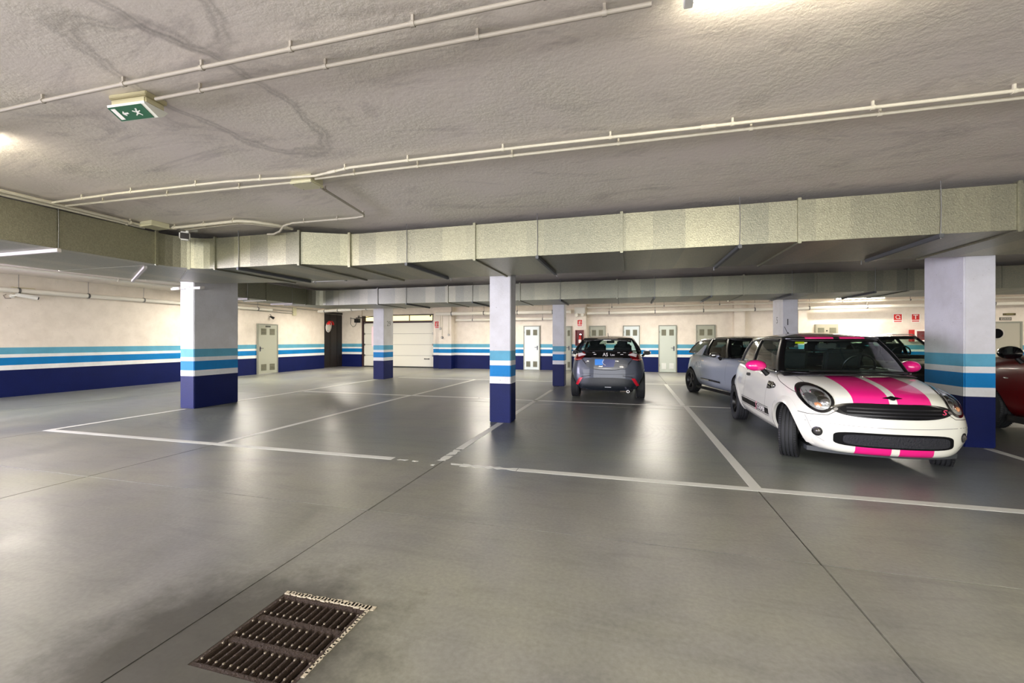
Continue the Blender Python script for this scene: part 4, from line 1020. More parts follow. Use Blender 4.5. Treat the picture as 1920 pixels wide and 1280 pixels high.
def cabin(root, xs, yf, yr, zb, wheel_x, dash_y, top):
    """front and rear seats whose backs and head restraints rise above the sills, dashboard, steering wheel, interior mirror"""
    for (y, hh) in ((yf, .30), (yr, .22)):
        for x in (-xs, xs):
            s_ = MB().obox((x, y, zb + hh * .35), (1, 0, 0), (0, .96, .28), (0, -.28, .96), .23, .055, hh * .62)
            bmesh.ops.bevel(s_.b, geom=list(s_.b.edges), offset=.045, segments=3, affect='EDGES'); so_ = s_.build('seat', FAB, root, True)
            h = MB().obox((x, y + .05, zb + hh + .09), (1, 0, 0), (0, .97, .2), (0, -.2, .97), .125, .045, .085)
            bmesh.ops.bevel(h.b, geom=list(h.b.edges), offset=.04, segments=3, affect='EDGES'); h.build('headrest', FAB, so_, True)
    d = MB().box(-xs * 2.0, xs * 2.0, dash_y, dash_y + .34, zb - .05, zb + .035, .03).build('dashboard', M('dash_black', (16, 17, 18), .7), root, True)
    c = Vector((wheel_x, dash_y + .42, zb + .06)); n_ = Vector((0, .9, .42)).normalized(); u_ = Vector((1, 0, 0)); v_ = n_.cross(u_)
    MB().tube([c + (u_ * cos(2 * pi * k / 24) + v_ * sin(2 * pi * k / 24)) * .18 for k in range(25)], .014, 8, False).tube([c - u_ * .17, c + u_ * .17], .018, 6).tube([c, c - v_ * .17], .016, 6).build('steering_wheel', BLK, root, True)
    MB().box(-.11, .11, top[0], top[0] + .025, top[1] - .035, top[1] + .035, .01).tube([(0, top[0], top[1] + .02), (0, top[0] - .05, top[1] + .09)], .008, 6).build('interior_mirror', BLK, root, True)
def door_mirror(root, side, x, y, z, mat, size=(.13, .075, .075), stalk=BLK, sx=.0):
    m = MB(); rings = []
    for (h, r) in ((-.075, .0), (-.07, .45), (-.05, .75), (-.02, .95), (.02, 1.0), (.05, .97), (.06, .9), (.062, .0)):
        rings.append([Vector((x + size[0] * r * cos(2 * pi * k / 24), y + h * size[1] / .075, z + size[2] * r * sin(2 * pi * k / 24) * (1 if sin(2 * pi * k / 24) > 0 else .9))) for k in range(25)])
    m.grid(rings); o = m.build('mirror_cap', mat, root, True)
    MB().obox((x, y + .066, z), (1, 0, 0), (0, 1, 0), (0, 0, 1), size[0] * .72, .002, size[2] * .68).build('mirror_glass', M('mirror_glass_dark', (20, 24, 26), .4, spec=.2), o)
    MB().tube([(x - side * size[0] * .55, y, z - size[2] * .5), (x - side * (size[0] * 1.1), y + .02, z - size[2] * 1.4)], [.028, .036], 8).build('mirror_stalk', stalk, o, True)
    return o
def arch(root, me_bvh, y, z, r0, r1, xs, mat, side, a0=-8, a1=188, lift=.012):
    """wheel arch lip lying on the body side"""
    ax = 'right' if side > 0 else 'left'
    def fn(u, v):
        a = radians(a0 + (a1 - a0) * u); r = r0 + (r1 - r0) * v; return y - r * cos(a), z + r * sin(a)
    return patch(me_bvh, ax, fn, 28, 3, lift, 'wheel_arch', mat, root, prof=lambda u, v: -.010 * v * v, thick=.02)
def paint(name, rgb, rough=.22, coat=1.0, metal=0):
    return M(name, rgb, rough, metal, coat, bscale=900)
INW = M('wheel_well_black', (10, 10, 11), .9)

# ---- the white car with pink stripes ---------------------------------------------------------
def stripe_paint(name, base, stripe, lo, hi, zlimit=None, cut=None):
    m, t, b = new_mat(name)
    tc = t.nodes.new('ShaderNodeTexCoord'); sp = t.nodes.new('ShaderNodeSeparateXYZ'); t.links.new(tc.outputs['Object'], sp.inputs[0])
    ax_ = math_(t, 'ABSOLUTE', sp.outputs[0])
    # stripes flare slightly towards the cowl as the bonnet does
    wid = math_(t, 'SUBTRACT', ax_, .0)
    f = math_(t, 'MULTIPLY', math_(t, 'GREATER_THAN', wid, lo), math_(t, 'LESS_THAN', wid, hi))
    if zlimit:
        top = math_(t, 'GREATER_THAN', sp.outputs[2], zlimit[1]); low = math_(t, 'LESS_THAN', sp.outputs[2], zlimit[0])
        fr = math_(t, 'LESS_THAN', sp.outputs[1], 1.3)
        f = math_(t, 'MULTIPLY', math_(t, 'MULTIPLY', f, math_(t, 'ADD', top, low, True)), fr)
    c = mix(t, f, lin(base), lin(stripe)); t.links.new(c, b.inputs['Base Color'])
    b.inputs['Roughness'].default_value = .28; b.inputs['Coat Weight'].default_value = 1; b.inputs['Coat Roughness'].default_value = .03
    return m
PINK = (232, 28, 128)
def striped_car():
    R = tag(empty('car', (2.60, 5.13, 0)), 'white three-door hatchback with pink bonnet stripes and pink mirrors', 'car')
    L, W2 = 3.72, .845
    white = stripe_paint('white_paint_pink_stripes', (232, 232, 218), PINK, .035, .335, (.285, .70))
    st = [(0.03, .22, .50, .42, .62, .60, .62, .70, .46, .74), (.10, .18, .62, .42, .76, .64, .75, .79, .52, .83), (.34, .17, .72, .45, .845, .70, .80, .875, .58, .90),
          (.75, .17, .76, .48, .85, .80, .80, .93, .62, .955), (1.12, .17, .77, .50, .85, .87, .80, .965, .68, .985), (1.55, .17, .78, .50, .845, .90, .80, .965, .72, .93),
          (2.3, .17, .78, .50, .845, .93, .80, .985, .72, .93), (2.95, .18, .77, .52, .85, .96, .795, 1.01, .70, .95), (3.38, .22, .72, .54, .83, .98, .77, 1.03, .66, 1.0), (3.62, .27, .62, .56, .76, .96, .70, 1.02, .56, 1.03), (3.70, .32, .52, .56, .66, .90, .60, .98, .48, .98)]
    me0 = body_mesh(st, L, W2, .27, .28, .14, .10); bv = bvh_of(me0)
    wy = ((.70, .30), (3.155, .30))
    me0.materials.append(white)
    me = cut_wheels(me0, [(0, y, z, s) for y, z in wy for s in (-1, 1)], .345, INW)
    link('body', me, None, R)
    wm = paint('white_car_paint', (232, 232, 218))
    for y, z in wy:
        for s in (-1, 1): arch(R, bv, y, z, .335, .415, 0, wm, s)
    BLW = M('black_wheel_enamel', (16, 16, 18), .35, .3)
    for y, z in wy:
        for s in (-1, 1): add_wheel(R, s * .735, y, .302, .185, .195, BLW, 'five', radians(-24) if y < 1 else 0)
    G = dict(base=dict(w=.70, yf=.80, yr=3.47, cf=.40, cr=.30, z=.95), top=dict(w=.54, yf=1.36, yr=3.30, cf=.20, cr=.24, z=1.40),
             belt=[(.7, .965), (1.2, .965), (3.5, 1.02)], eave=[(1.2, 1.395), (2.3, 1.41), (3.4, 1.375)], split=.62, dome=.062, bulge=.02,
             pillars=[('pillar_a', 0, .05), ('pillar_c', .57, .62), ('pillar_d', .97, 1.01)], pillar_mats={}, rear_side_glass=GLS, rear_glass=GLS)
    roofm = stripe_paint('black_roof_pink_stripes', (12, 14, 14), (214, 30, 110), .035, .335)
    ro, rb, P, _ = greenhouse(R, G, roofm)
    cabin(R, .33, 2.02, 2.95, .97, .33, 1.12, (1.62, 1.31))
    for s in (-1, 1):
        # chrome waist strip and roof gutter
        pts = [proj(bv, 'right' if s > 0 else 'left', y, interp(G['belt'], y) - .018, .004)[0] for y in [1.25 + k * .16 for k in range(14)]]
        pts = [Vector((s * (.735 + .012 * sin(pi * k / 13)), 1.22 + k * .155, interp(G['belt'], 1.22 + k * .155) + .004)) for k in range(14)]
        MB().tube(pts, .008, 6).build('chrome_waist_strip', CHR, R, True)
        door_mirror(R, s, s * (.985 if s < 0 else .84), 1.16 if s < 0 else 1.42, 1.045, paint('pink_mirror_paint', PINK), (.125 if s < 0 else .10, .08, .078))
        ax = 'right' if s > 0 else 'left'
        # door shuts, sill line, filler, side scuttle, handle
        seam(bv, ax, [(1.33, .94), (1.36, .6), (1.40, .30)], R); seam(bv, ax, [(2.42, .97), (2.44, .7), (2.50, .42), (2.40, .30)], R); seam(bv, ax, [(1.1, .27), (2.75, .27)], R)
        seam(bv, ax, [(1.25, .93), (1.0, .86), (.72, .80), (.45, .75), (.34, .69)], R, .003)
        poly_patch(bv, ax, ([(1.05, .80), (1.16, .835), (1.30, .84)], [(1.06, .77), (1.18, .745), (1.30, .74)]), .012, 'side_scuttle', BLKG, R, 6)
        disc_patch(bv, ax, (1.10, .79), .03, .026, .018, 'side_repeater', CHR, R, .008)
        poly_patch(bv, ax, ([(2.20, .865), (2.27, .875), (2.36, .87)], [(2.20, .835), (2.27, .83), (2.36, .84)]), .018, 'door_handle', BLK, R, 5)
        # side decal: black band between two pinstripes, with the letters reversed out of it
        bandm = M('decal_black', (10, 10, 11), .5, spec=.2)
        poly_patch(bv, ax, ([(1.24, .475), (2.62, .475)], [(1.24, .395), (2.62, .395)]), .0025, 'decal_band', bandm, R, 24, .004)
        for zz_ in (.492, .378): seam(bv, ax, [(1.24, zz_), (2.62, zz_)], R, .004, 'decal_pinstripe', bandm, .002, 20)
    # lettering on both sides
    for s in (-1, 1):
        ax = 'right' if s > 0 else 'left'
        for ch_, y, sz, mt, sh in (('S', 1.80, .17, M('decal_pink_letter', (226, 150, 160), .4), .25),):
            p, nn = proj(bv, ax, y, .437, .006); txt('decal_letter', ch_, sz, mt, p, (pi / 2, 0, s * pi / 2), R, .001, shear=sh)
        p, nn = proj(bv, ax, 1.56, .437, .006); txt('decal_lettering', 'COOPER', .088, SIGNW, p, (pi / 2, 0, s * pi / 2), R, .0015)
    # headlights
    for s in (-1, 1):
        hc = (s * .60, .74)
        h = disc_patch(bv, 'front', hc, .118, .142, .008, 'headlight', BLKG, R, .0, inner=.80, nr=2)
        disc_patch(bv, 'front', hc, .096, .116, .004, 'reflector_bowl', M('reflector_silver', (196, 196, 190), .32, .5), h, -.0)
        for (dx, dz, rr, mt) in ((-.02, .045, .045, CHR), (.035, .0, .05, M('lamp_grey', (150, 152, 150), .2, .8)), (-.035, -.01, .05, CHR), (.01, -.062, .026, M('amber_bulb', (232, 160, 110), .2))):
            disc_patch(bv, 'front', (hc[0] + s * dx, hc[1] + dz), rr, rr * .9, .007, 'lamp_cell', mt, h, .014, nr=3, na=20, inner=.0)
        for q in range(6): seam(bv, 'front', [(hc[0] - .07 + q * .028, hc[1] - .07), (hc[0] - .07 + q * .028, hc[1] + .07)], h, .0018, 'reflector_flute', M('lamp_grey'), .010, 4)
        disc_patch(bv, 'front', hc, .095, .115, .014, 'lens', GLC, h, .030)
        f = disc_patch(bv, 'front', (s * .635, .40), .038, .05, .006, 'fog_lamp', BLKG, R, .0, inner=.75, nr=2, na=24)
        disc_patch(bv, 'front', (s * .635, .40), .030, .040, .004, 'lens', M('fog_lens_grey', (92, 90, 86), .15, .5), f, .020, na=24)
        seam(bv, 'front', [(s * .44, .66), (s * .55, .585), (s * .70, .575), (s * .82, .59)], R, .003)
        seam(bv, 'front', [(s * .50, .70), (s * .46, .62)], R, .002)
    # grille: a wide hexagon with rounded ends, black surround and slats
    def grille_shape(u, v, k=1.0):
        x = (u * 2 - 1); a = abs(x); hw = .515 * k
        zt = .655 + .070 * (1 - a ** 5) ** .6 * k; zb_ = .655 - .080 * (1 - a ** 3.5) ** .55 * k - .0
        return x * hw, zb_ + (zt - zb_) * v
    gr = patch(bv, 'front', lambda u, v: grille_shape(u, v), 40, 6, .012, 'grille', M('grille_surround_black', (5, 5, 6), .2, spec=.3), R)
    patch(bv, 'front', lambda u, v: grille_shape(u, v, .88), 40, 6, .0155, 'grille_mesh', M('grille_black', (5, 5, 6), .6, spec=.15), gr)
    for zz_ in (.605, .638, .672):
        seam(bv, 'front', [(-.40, zz_), (.40, zz_)], gr, .0075, 'grille_slat', M('grille_slat_gloss', (20, 20, 24), .3, spec=.3), .026, 20)
    for s in (-1, 1): disc_patch(bv, 'front', (s * .485, .648), .022, .014, .018, 'chrome_tip', M('bright_chip', (190, 190, 190), .1, 1), gr, tilt=s * -.6, na=16)
    p, nn = proj(bv, 'front', .41, .65, .036); txt('grille_letter', 'S', .075, M('pink_letter_red', (206, 66, 96), .35), p, (pi / 2, 0, 0), gr, .004, shear=.2)
    # lower intake
    itk = disc_patch(bv, 'front', (0, .352), .515, .075, .004, 'lower_intake', M('intake_black', (6, 7, 8), .7, spec=.15), R, power=5, nr=4, na=60)
    disc_patch(bv, 'front', (.02, .350), .455, .056, .008, 'honeycomb_mesh', M('honeycomb_grey', (26, 28, 34), .7, bump=1.2, bscale=70), itk, power=5, nr=4, na=60)
    seam(bv, 'front', [(-.84, .50), (-.6, .50), (-.3, .487), (0, .482), (.3, .487), (.6, .50), (.84, .50)], R, .0018)
    seam(bv, 'front', [(-.72, .56), (-.69, .45), (-.64, .34), (-.58, .30)], R, .0015); seam(bv, 'front', [(.72, .56), (.69, .45), (.64, .34), (.58, .30)], R, .0015)
    # splitter and cowl
    MB().poly([(x, .20 + .27 * (abs(x) / .845) ** 2.3, .155) for x in [-.68 + k * .0971 for k in range(15)]] + [(.66, .75, .155), (-.66, .75, .155)], (0, 0, .05)).build('front_splitter', M('splitter_grey', (60, 64, 66), .6), R)
    cw = MB(); rows_ = []
    for dy, dz in ((-.13, -.0), (-.02, .012)):
        rows_.append([Vector((x, .80 + dy + .36 * (abs(x) / .70) ** 2.4, .985 - .045 * (abs(x) / .7) ** 2 + dz)) for x in [-.70 + k * .07 for k in range(21)]])
    cw.grid(rows_); cwo = cw.build('cowl', BLK, R, True); cwo.modifiers.new('s', 'SOLIDIFY').thickness = .012
    for x0, x1 in ((-.48, .10), (.02, .56)):
        MB().tube([(x0, .86, 1.002), ((x0 + x1) / 2, .835, 1.012), (x1, .86 + .08 * (x1 / .7) ** 2, 1.006)], .007, 6).build('wiper', BLK, R)
    # bonnet shut and badge
    seam(bv, 'top', [(-.60, .95), (-.60, .6), (-.52, .40)], R, .0015); seam(bv, 'top', [(.60, .95), (.60, .6), (.52, .40)], R, .0015)
    p, nn = proj(bv, 'top', 0, .13, .004)
    bd = MB().lathe([(-.004, .030), (.004, .027), (.006, .0005)], (0, 0, 0), 'z', 20)
    bd.poly([(-.085, -.004, 0), (-.03, -.016, 0), (.03, -.016, 0), (.085, -.004, 0), (.03, .014, 0), (-.03, .014, 0)], (0, 0, .005)); bo = bd.build('bonnet_badge', BLKG, R, True)
    bo.location = p; bo.rotation_euler = (radians(38), 0, 0)
    # antenna and small lamp on the roof, sticker in the glass
    MB().lathe([(0, .02), (.03, .016), (.05, .005), (.055, .0005)], (-.0, 3.1, 1.465), 'z', 12).build('antenna_base', BLK, R, True)
    MB().tube([(0, 3.12, 1.5), (0, 3.28, 1.62)], .004, 6).build('antenna_rod', BLK, R)
    wsb = P
    a_, b2, c_ = P[6][4], P[6][5], P[5][4]
    u_ = (P[5][3] - P[5][4]); 
    q0 = Vector((-P[6][4].x * .98, P[6][4].y, P[6][4].z)); q1 = Vector((-P[6][3].x * 1.05, P[6][3].y, P[6][3].z)); dn_ = (P[5][4] - P[6][4]); dn_ = Vector((-dn_.x, dn_.y, dn_.z)) * .45
    sm_ = MB(); off = Vector((0, .012, -.006)); sm_.grid([[q0 + off, q1 + off], [q0 + dn_ + off, q1 + dn_ + off]]); sm_.build('inspection_sticker', M('yellow_sticker', (222, 222, 20), .5), R)
    # round sun-hat like shade on the parcel shelf
    MB().lathe([(0, .16), (.01, .17), (.02, .11), (.09, .10), (.10, .0005)], (.16, 2.15, 1.22), 'z', 24).build('headrest_cover', M('dark_grey_cloth', (40, 46, 48), .8), R, True)
    # tail lamps and rear plate recess for completeness
    for s in (-1, 1): poly_patch(bv, 'rear', ([(s * .60, .93), (s * .72, .92)], [(s * .60, .68), (s * .72, .68)]), .01, 'tail_lamp', M('tail_red', (150, 12, 16), .15, coat=1), R, 6)
    return R
striped_car()

# ---- grey hatchback seen from behind -------------------------------------------------------------
def grey_hatch():
    R = tag(empty('car', (-.51, 14.02, 0), pi), 'dark grey-blue hatchback seen from behind, blue mark on its tailgate', 'car')
    L, W2 = 3.94, .875
    gp_ = paint('dark_slate_paint', (58, 64, 76), .42, .3, .2); blk = paint('black_roof_paint', (10, 11, 13))
    st = [(.04, .22, .5, .42, .66, .60, .66, .68, .5, .72), (.14, .19, .66, .42, .80, .66, .79, .78, .56, .82), (.45, .18, .72, .46, .86, .74, .83, .88, .62, .91), (.9, .18, .77, .5, .872, .84, .84, .97, .68, 1.0),
          (1.3, .18, .78, .52, .872, .92, .83, 1.0, .72, .97), (2.4, .18, .78, .54, .872, .96, .83, 1.02, .72, .96), (3.05, .2, .78, .56, .885, .95, .85, 1.05, .70, 1.0), (3.5, .22, .76, .58, .88, 1.0, .82, 1.13, .68, 1.13), (3.82, .20, .70, .56, .85, .97, .76, 1.12, .66, 1.14), (3.92, .24, .62, .56, .76, .93, .68, 1.08, .60, 1.11)]
    me0 = body_mesh(st, L, W2, .38, .20, .15, .12); bv = bvh_of(me0); me0.materials.append(gp_)
    wy = ((.78, .315), (3.33, .315))
    link('body', cut_wheels(me0, [(0, y, z, s) for y, z in wy for s in (-1, 1)], .355, INW), None, R)
    for y, z in wy:
        for s in (-1, 1): arch(R, bv, y, z, .345, .395, 0, blk, s, lift=.008); add_wheel(R, s * .765, y, .315, .20, .205, M('alloy_silver', (150, 152, 156), .3, .8), 'ten')
    G = dict(base=dict(w=.77, yf=.95, yr=3.72, cf=.42, cr=.16, z=1.0), top=dict(w=.57, yf=1.55, yr=3.35, cf=.16, cr=.10, z=1.43), belt=[(.9, .98), (1.4, .99), (2.8, 1.05), (3.3, 1.11), (3.8, 1.13)],
             eave=[(1.3, 1.43), (2.2, 1.455), (3.4, 1.405)], split=.55, dome=.03, bulge=.03, pillars=[('pillar_a', 0, .05), ('pillar_b', .45, .50), ('pillar_d', .84, 1.01)],
             pillar_mats={'pillar_d': blk, 'pillar_a': blk}, rear_glass=glass_mat('rear_glass_dark', (.72, .80, .78)), side_glass=GLS, rear_side_glass=GLD)
    ro, rb, P, _ = greenhouse(R, G, blk); cabin(R, .34, 2.05, 2.95, 1.0, -.36, 1.35, (1.75, 1.34))
    # roof spoiler with brake lamp
    sp = MB(); sp.grid([[Vector((x, 3.36, 1.438 - .05 * (x / .6) ** 2)) for x in [-.56 + k * .08 for k in range(15)]], [Vector((x, 3.60 - .07 * (x / .6) ** 2, 1.415 - .06 * (x / .6) ** 2)) for x in [-.56 + k * .08 for k in range(15)]]])
    so_ = sp.build('roof_spoiler', blk, R, True); so_.modifiers.new('s', 'SOLIDIFY').thickness = .035
    MB().box(-.09, .09, 3.592, 3.60, 1.378, 1.392, .002).build('brake_lamp', M('brake_lamp_pale', (220, 216, 210), .3), R)
    MB().tube([(.0, 3.1, 1.47), (0, 3.2, 1.56)], .006, 6).build('antenna', BLK, R)
    # black upper tailgate band joining the lamps
    bandp = patch(bv, 'rear', lambda u, v: ((u * 2 - 1) * .66, .97 + .15 * v), 24, 5, .006, 'tailgate_band', BLKG, R)
    TR = M('tail_lamp_red', (96, 6, 12), .12, coat=1); TW = M('tail_lamp_clear', (214, 206, 204), .15, coat=1)
    for s in (-1, 1):
        tl = poly_patch(bv, 'rear', ([(s * .50, 1.08), (s * .60, 1.12), (s * .70, 1.12), (s * .76, 1.08)], [(s * .50, 1.02), (s * .58, .93), (s * .72, .89), (s * .78, .92)]), .020, 'tail_lamp', TR, R, 6)
        poly_patch(bv, 'rear', ([(s * .48, 1.045), (s * .58, 1.07), (s * .67, 1.055)], [(s * .48, 1.03), (s * .58, 1.01), (s * .65, .985)]), .028, 'reversing_lens', TW, tl, 5)
        seam(bv, 'rear', [(s * .58, .935), (s * .68, .92), (s * .76, .94)], tl, .006, 'lamp_light_guide', M('tail_pink', (226, 110, 110), .2), .026, 6)
        poly_patch(bv, 'rear', ([(s * .55, .50), (s * .63, .505)], [(s * .66, .33), (s * .72, .34)]), .016, 'rear_reflector', M('reflector_red', (200, 30, 48), .25), R, 5)
        seam(bv, 'rear', [(s * .36, .56), (s * .56, .53), (s * .66, .45), (s * .76, .28)], R, .006)
    # plate recess, chrome strip, bumper insert
    rec = disc_patch(bv, 'rear', (0, .83), .48, .125, .0035, 'plate_recess', M('recess_dark_slate', (44, 50, 58), .35, coat=1), R, power=3.2, na=48)
    seam(bv, 'rear', curve_pts(lambda u: ((-1 + 2 * u) * .56, .70 + .22 * abs(-1 + 2 * u) ** 4), 12), R, .012, 'tailgate_shut', M('panel_gap_shadow'), .002, 3)
    MB().tube([proj(bv, 'rear', -.36 + k * .072, .972, .012)[0] for k in range(11)], .008, 6).build('chrome_strip', CHR, R, True)
    poly_patch(bv, 'rear', ([(.06, .94), (.27, .94)], [(.09, .80), (.27, .80)]), .009, 'x', M('blue_plate_mark', (14, 130, 220), .35), R, 4).name = 'blue_plate_mark'
    o_ = poly_patch(bv, 'rear', ([(-.20, .93), (.06, .94)], [(-.16, .76), (.09, .76)]), .008, 'plate_film', M('deep_blue_film', (20, 44, 110), .3), R, 4)
    MB().tube([proj(bv, 'rear', a, b_, .014)[0] for a, b_ in ((.06, .94), (.10, .87), (.06, .82), (.02, .80))], .006, 6).build('white_chevron', SIGNW, R)
    patch(bv, 'rear', lambda u, v: ((u * 2 - 1) * (.72 - .16 * v), .225 + (.29 - .05 * abs(u * 2 - 1) ** 3) * v), 24, 5, .008, 'bumper_insert', M('bumper_dark', (22, 28, 34), .4), R)
    seam(bv, 'rear', [(-.62, .60), (0, .59), (.62, .60)], R, .003)
    bm_ = poly_patch(bv, 'rear', ([(-.10, .305), (.04, .305)], [(-.10, .29), (.04, .29)]), .014, 'reversing_reflector', M('pale_reflector', (196, 200, 200), .3), R, 3)
    MB().lathe([(0, .032), (.14, .034), (.14, .024), (.0, .024)], (-.48, 3.80, .215), 'y', 16, False).build('exhaust_tip', CHR, R, True)
    MB().tube([(-.30, 3.75, .22), (-.48, 3.74, .21)], .05, 10).build('silencer', M('silencer_metal', (150, 140, 124), .4, .7), R, True)
    MB().box(-.6, .6, 3.3, 3.8, .19, .27, .02).build('undertray', INW, R)
    for s in (-1, 1):
        door_mirror(R, s, s * .98, 1.62, 1.04, BLKG, (.115, .08, .07))
        ax = 'right' if s > 0 else 'left'
        seam(bv, ax, [(1.45, .98), (1.5, .3)], R); seam(bv, ax, [(2.4, 1.0), (2.4, .3)], R); poly_patch(bv, ax, ([(2.1, .90), (2.28, .90)], [(2.1, .87), (2.28, .87)]), .016, 'door_handle', gp_, R, 4)
    # white letters low on the rear glass
    y_, z_ = 3.735, 1.0
    for k, (t_, x_, s_) in enumerate((('AS', .03, .11), ('Lau', -.13, .07))):
        p, nn = proj(bv, 'rear', x_, 1.04, .022); txt('window_lettering', t_, s_, SIGNW, p, (pi / 2, 0, pi), R, .002)
    for x_, zz_ in ((.30, 1.09), (.27, 1.05), (-.27, 1.09), (-.40, 1.09), (-.34, 1.05)):
        seam(bv, 'rear', [(x_ - .03, zz_), (x_ + .03, zz_)], R, .006, 'reflective_badge', SIGNW, .012, 3)
    return R
grey_hatch()

# ---- white/silver hatchback with black roof, turned in its bay ------------------------------------------
def silver_hatch():
    a = YAW; hx, hy = sin(a), -cos(a)          # nose direction
    # rear right contact near (1.60, 12.5)
    rw = Vector((1.70, 12.45, 0)); side = Vector((-hy, hx, 0)) # to the car's own left
    ctr = rw + Vector((cos(a), sin(a), 0)) * .72
    nose = ctr + Vector((hx, hy, 0)) * 3.28
    R = tag(empty('car', (nose.x, nose.y, 0), a), 'pale silver hatchback with black roof parked behind the pink striped car', 'car')
    L, W2 = 3.95, .86
    pt = paint('pearl_silver_paint', (170, 178, 188), .3, .8, .1); blk = paint('black_roof_paint', (10, 11, 13))
    st = [(.04, .22, .5, .42, .66, .62, .66, .72, .5, .75), (.14, .19, .66, .42, .78, .68, .78, .80, .56, .84), (.45, .18, .72, .46, .85, .76, .82, .90, .62, .93), (.95, .18, .76, .5, .858, .86, .83, .98, .68, 1.0),
          (1.4, .18, .77, .52, .858, .92, .82, 1.0, .72, .96), (2.4, .18, .77, .54, .858, .95, .82, 1.0, .72, .95), (3.1, .2, .77, .56, .865, .97, .82, 1.04, .70, .98), (3.55, .24, .74, .55, .85, .95, .79, 1.04, .66, 1.03), (3.84, .3, .66, .52, .80, .90, .70, 1.0, .6, 1.02), (3.92, .36, .56, .52, .7, .84, .62, .96, .52, .98)]
    me0 = body_mesh(st, L, W2, .38, .26, .15, .12); bv = bvh_of(me0); me0.materials.append(pt)
    wy = ((.80, .32), (3.27, .32))
    link('body', cut_wheels(me0, [(0, y, z, s) for y, z in wy for s in (-1, 1)], .355, INW), None, R)
    for y, z in wy:
        for s in (-1, 1): add_wheel(R, s * .75, y, .318, .205, .215, M('dark_alloy', (70, 70, 74), .3, .7), 'five')
    G = dict(base=dict(w=.755, yf=.95, yr=3.78, cf=.42, cr=.24, z=1.0), top=dict(w=.57, yf=1.5, yr=3.45, cf=.18, cr=.16, z=1.42), belt=[(.9, .97), (1.7, .97), (2.8, 1.02), (3.8, 1.05)],
             eave=[(1.3, 1.40), (2.2, 1.43), (3.4, 1.36)], split=.48, dome=.035, bulge=.03, pillars=[('pillar_a', 0, .05), ('pillar_b', .44, .50)], pillar_mats={}, rear_side_glass=GLD, side_glass=GLD)
    ro, rb, P, _ = greenhouse(R, G, blk); cabin(R, .34, 2.1, 3.0, .99, .36, 1.3, (1.7, 1.33))
    # white rear roof lip
    sp = MB(); sp.grid([[Vector((x, 3.30, 1.425 - .05 * (x / .6) ** 2)) for x in [-.56 + k * .08 for k in range(15)]], [Vector((x, 3.68 - .07 * (x / .6) ** 2, 1.36 - .06 * (x / .6) ** 2)) for x in [-.56 + k * .08 for k in range(15)]]])
    so_ = sp.build('roof_spoiler', paint('white_spoiler_paint', (228, 228, 220)), R, True); so_.modifiers.new('s', 'SOLIDIFY').thickness = .03
    for s in (-1, 1):
        ax = 'right' if s > 0 else 'left'
        door_mirror(R, s, s * .975, 1.55, 1.04, CHR, (.12, .08, .07))
        seam(bv, ax, [(1.35, .96), (1.38, .7), (1.42, .28)], R); seam(bv, ax, [(2.65, 1.0), (2.68, .7), (2.6, .28)], R)
        # triangular fin rising into the glass behind the door
        fz = [Vector((s * .80, 2.62, 1.0)), Vector((s * .80, 2.98, 1.0)), Vector((s * .715, 2.60, 1.26)), Vector((s * .715, 2.54, 1.26))]
        MB().poly(fz, (s * .03, 0, 0)).build('window_fin', pt, R)
        poly_patch(bv, ax, ([(2.46, .88), (2.60, .89)], [(2.46, .85), (2.60, .86)]), .02, 'door_handle', CHR, R, 4)
        seam(bv, ax, [(1.65, .40), (2.0, .41), (2.65, .415)], R, .022, 'side_rubbing_strip', M('strip_dark_chrome', (66, 68, 74), .2, .8), .012, 8)
        seam(bv, ax, [(2.2, .405), (2.65, .41)], R, .014, 'chrome_strip', CHR, .020, 8)
        p, nn = proj(bv, ax, 2.84, .76, .006); txt('door_lettering', 'VOLt', .22, M('pale_decal', (250, 250, 252), .5), p, (pi / 2, 0, s * pi / 2), R, .0015)
        MB().box(s * .80 - .03, s * .80 + .03, 1.18, 2.92, .15, .215, .01).build('sill_skirt', BLK, R)
    for s in (-1, 1):
        disc_patch(bv, 'front', (s * .60, .70), .15, .09, .01, 'headlight', M('headlamp_clear_grey', (190, 194, 196), .1, .5), R, .02, tilt=s * .3)
        poly_patch(bv, 'rear', ([(s * .56, .93), (s * .72, .92)], [(s * .56, .80), (s * .74, .80)]), .012, 'tail_lamp', M('tail_lamp_red'), R, 5)
    disc_patch(bv, 'front', (0, .52), .42, .12, .008, 'grille', BLKG, R, power=3)
    return R
silver_hatch()

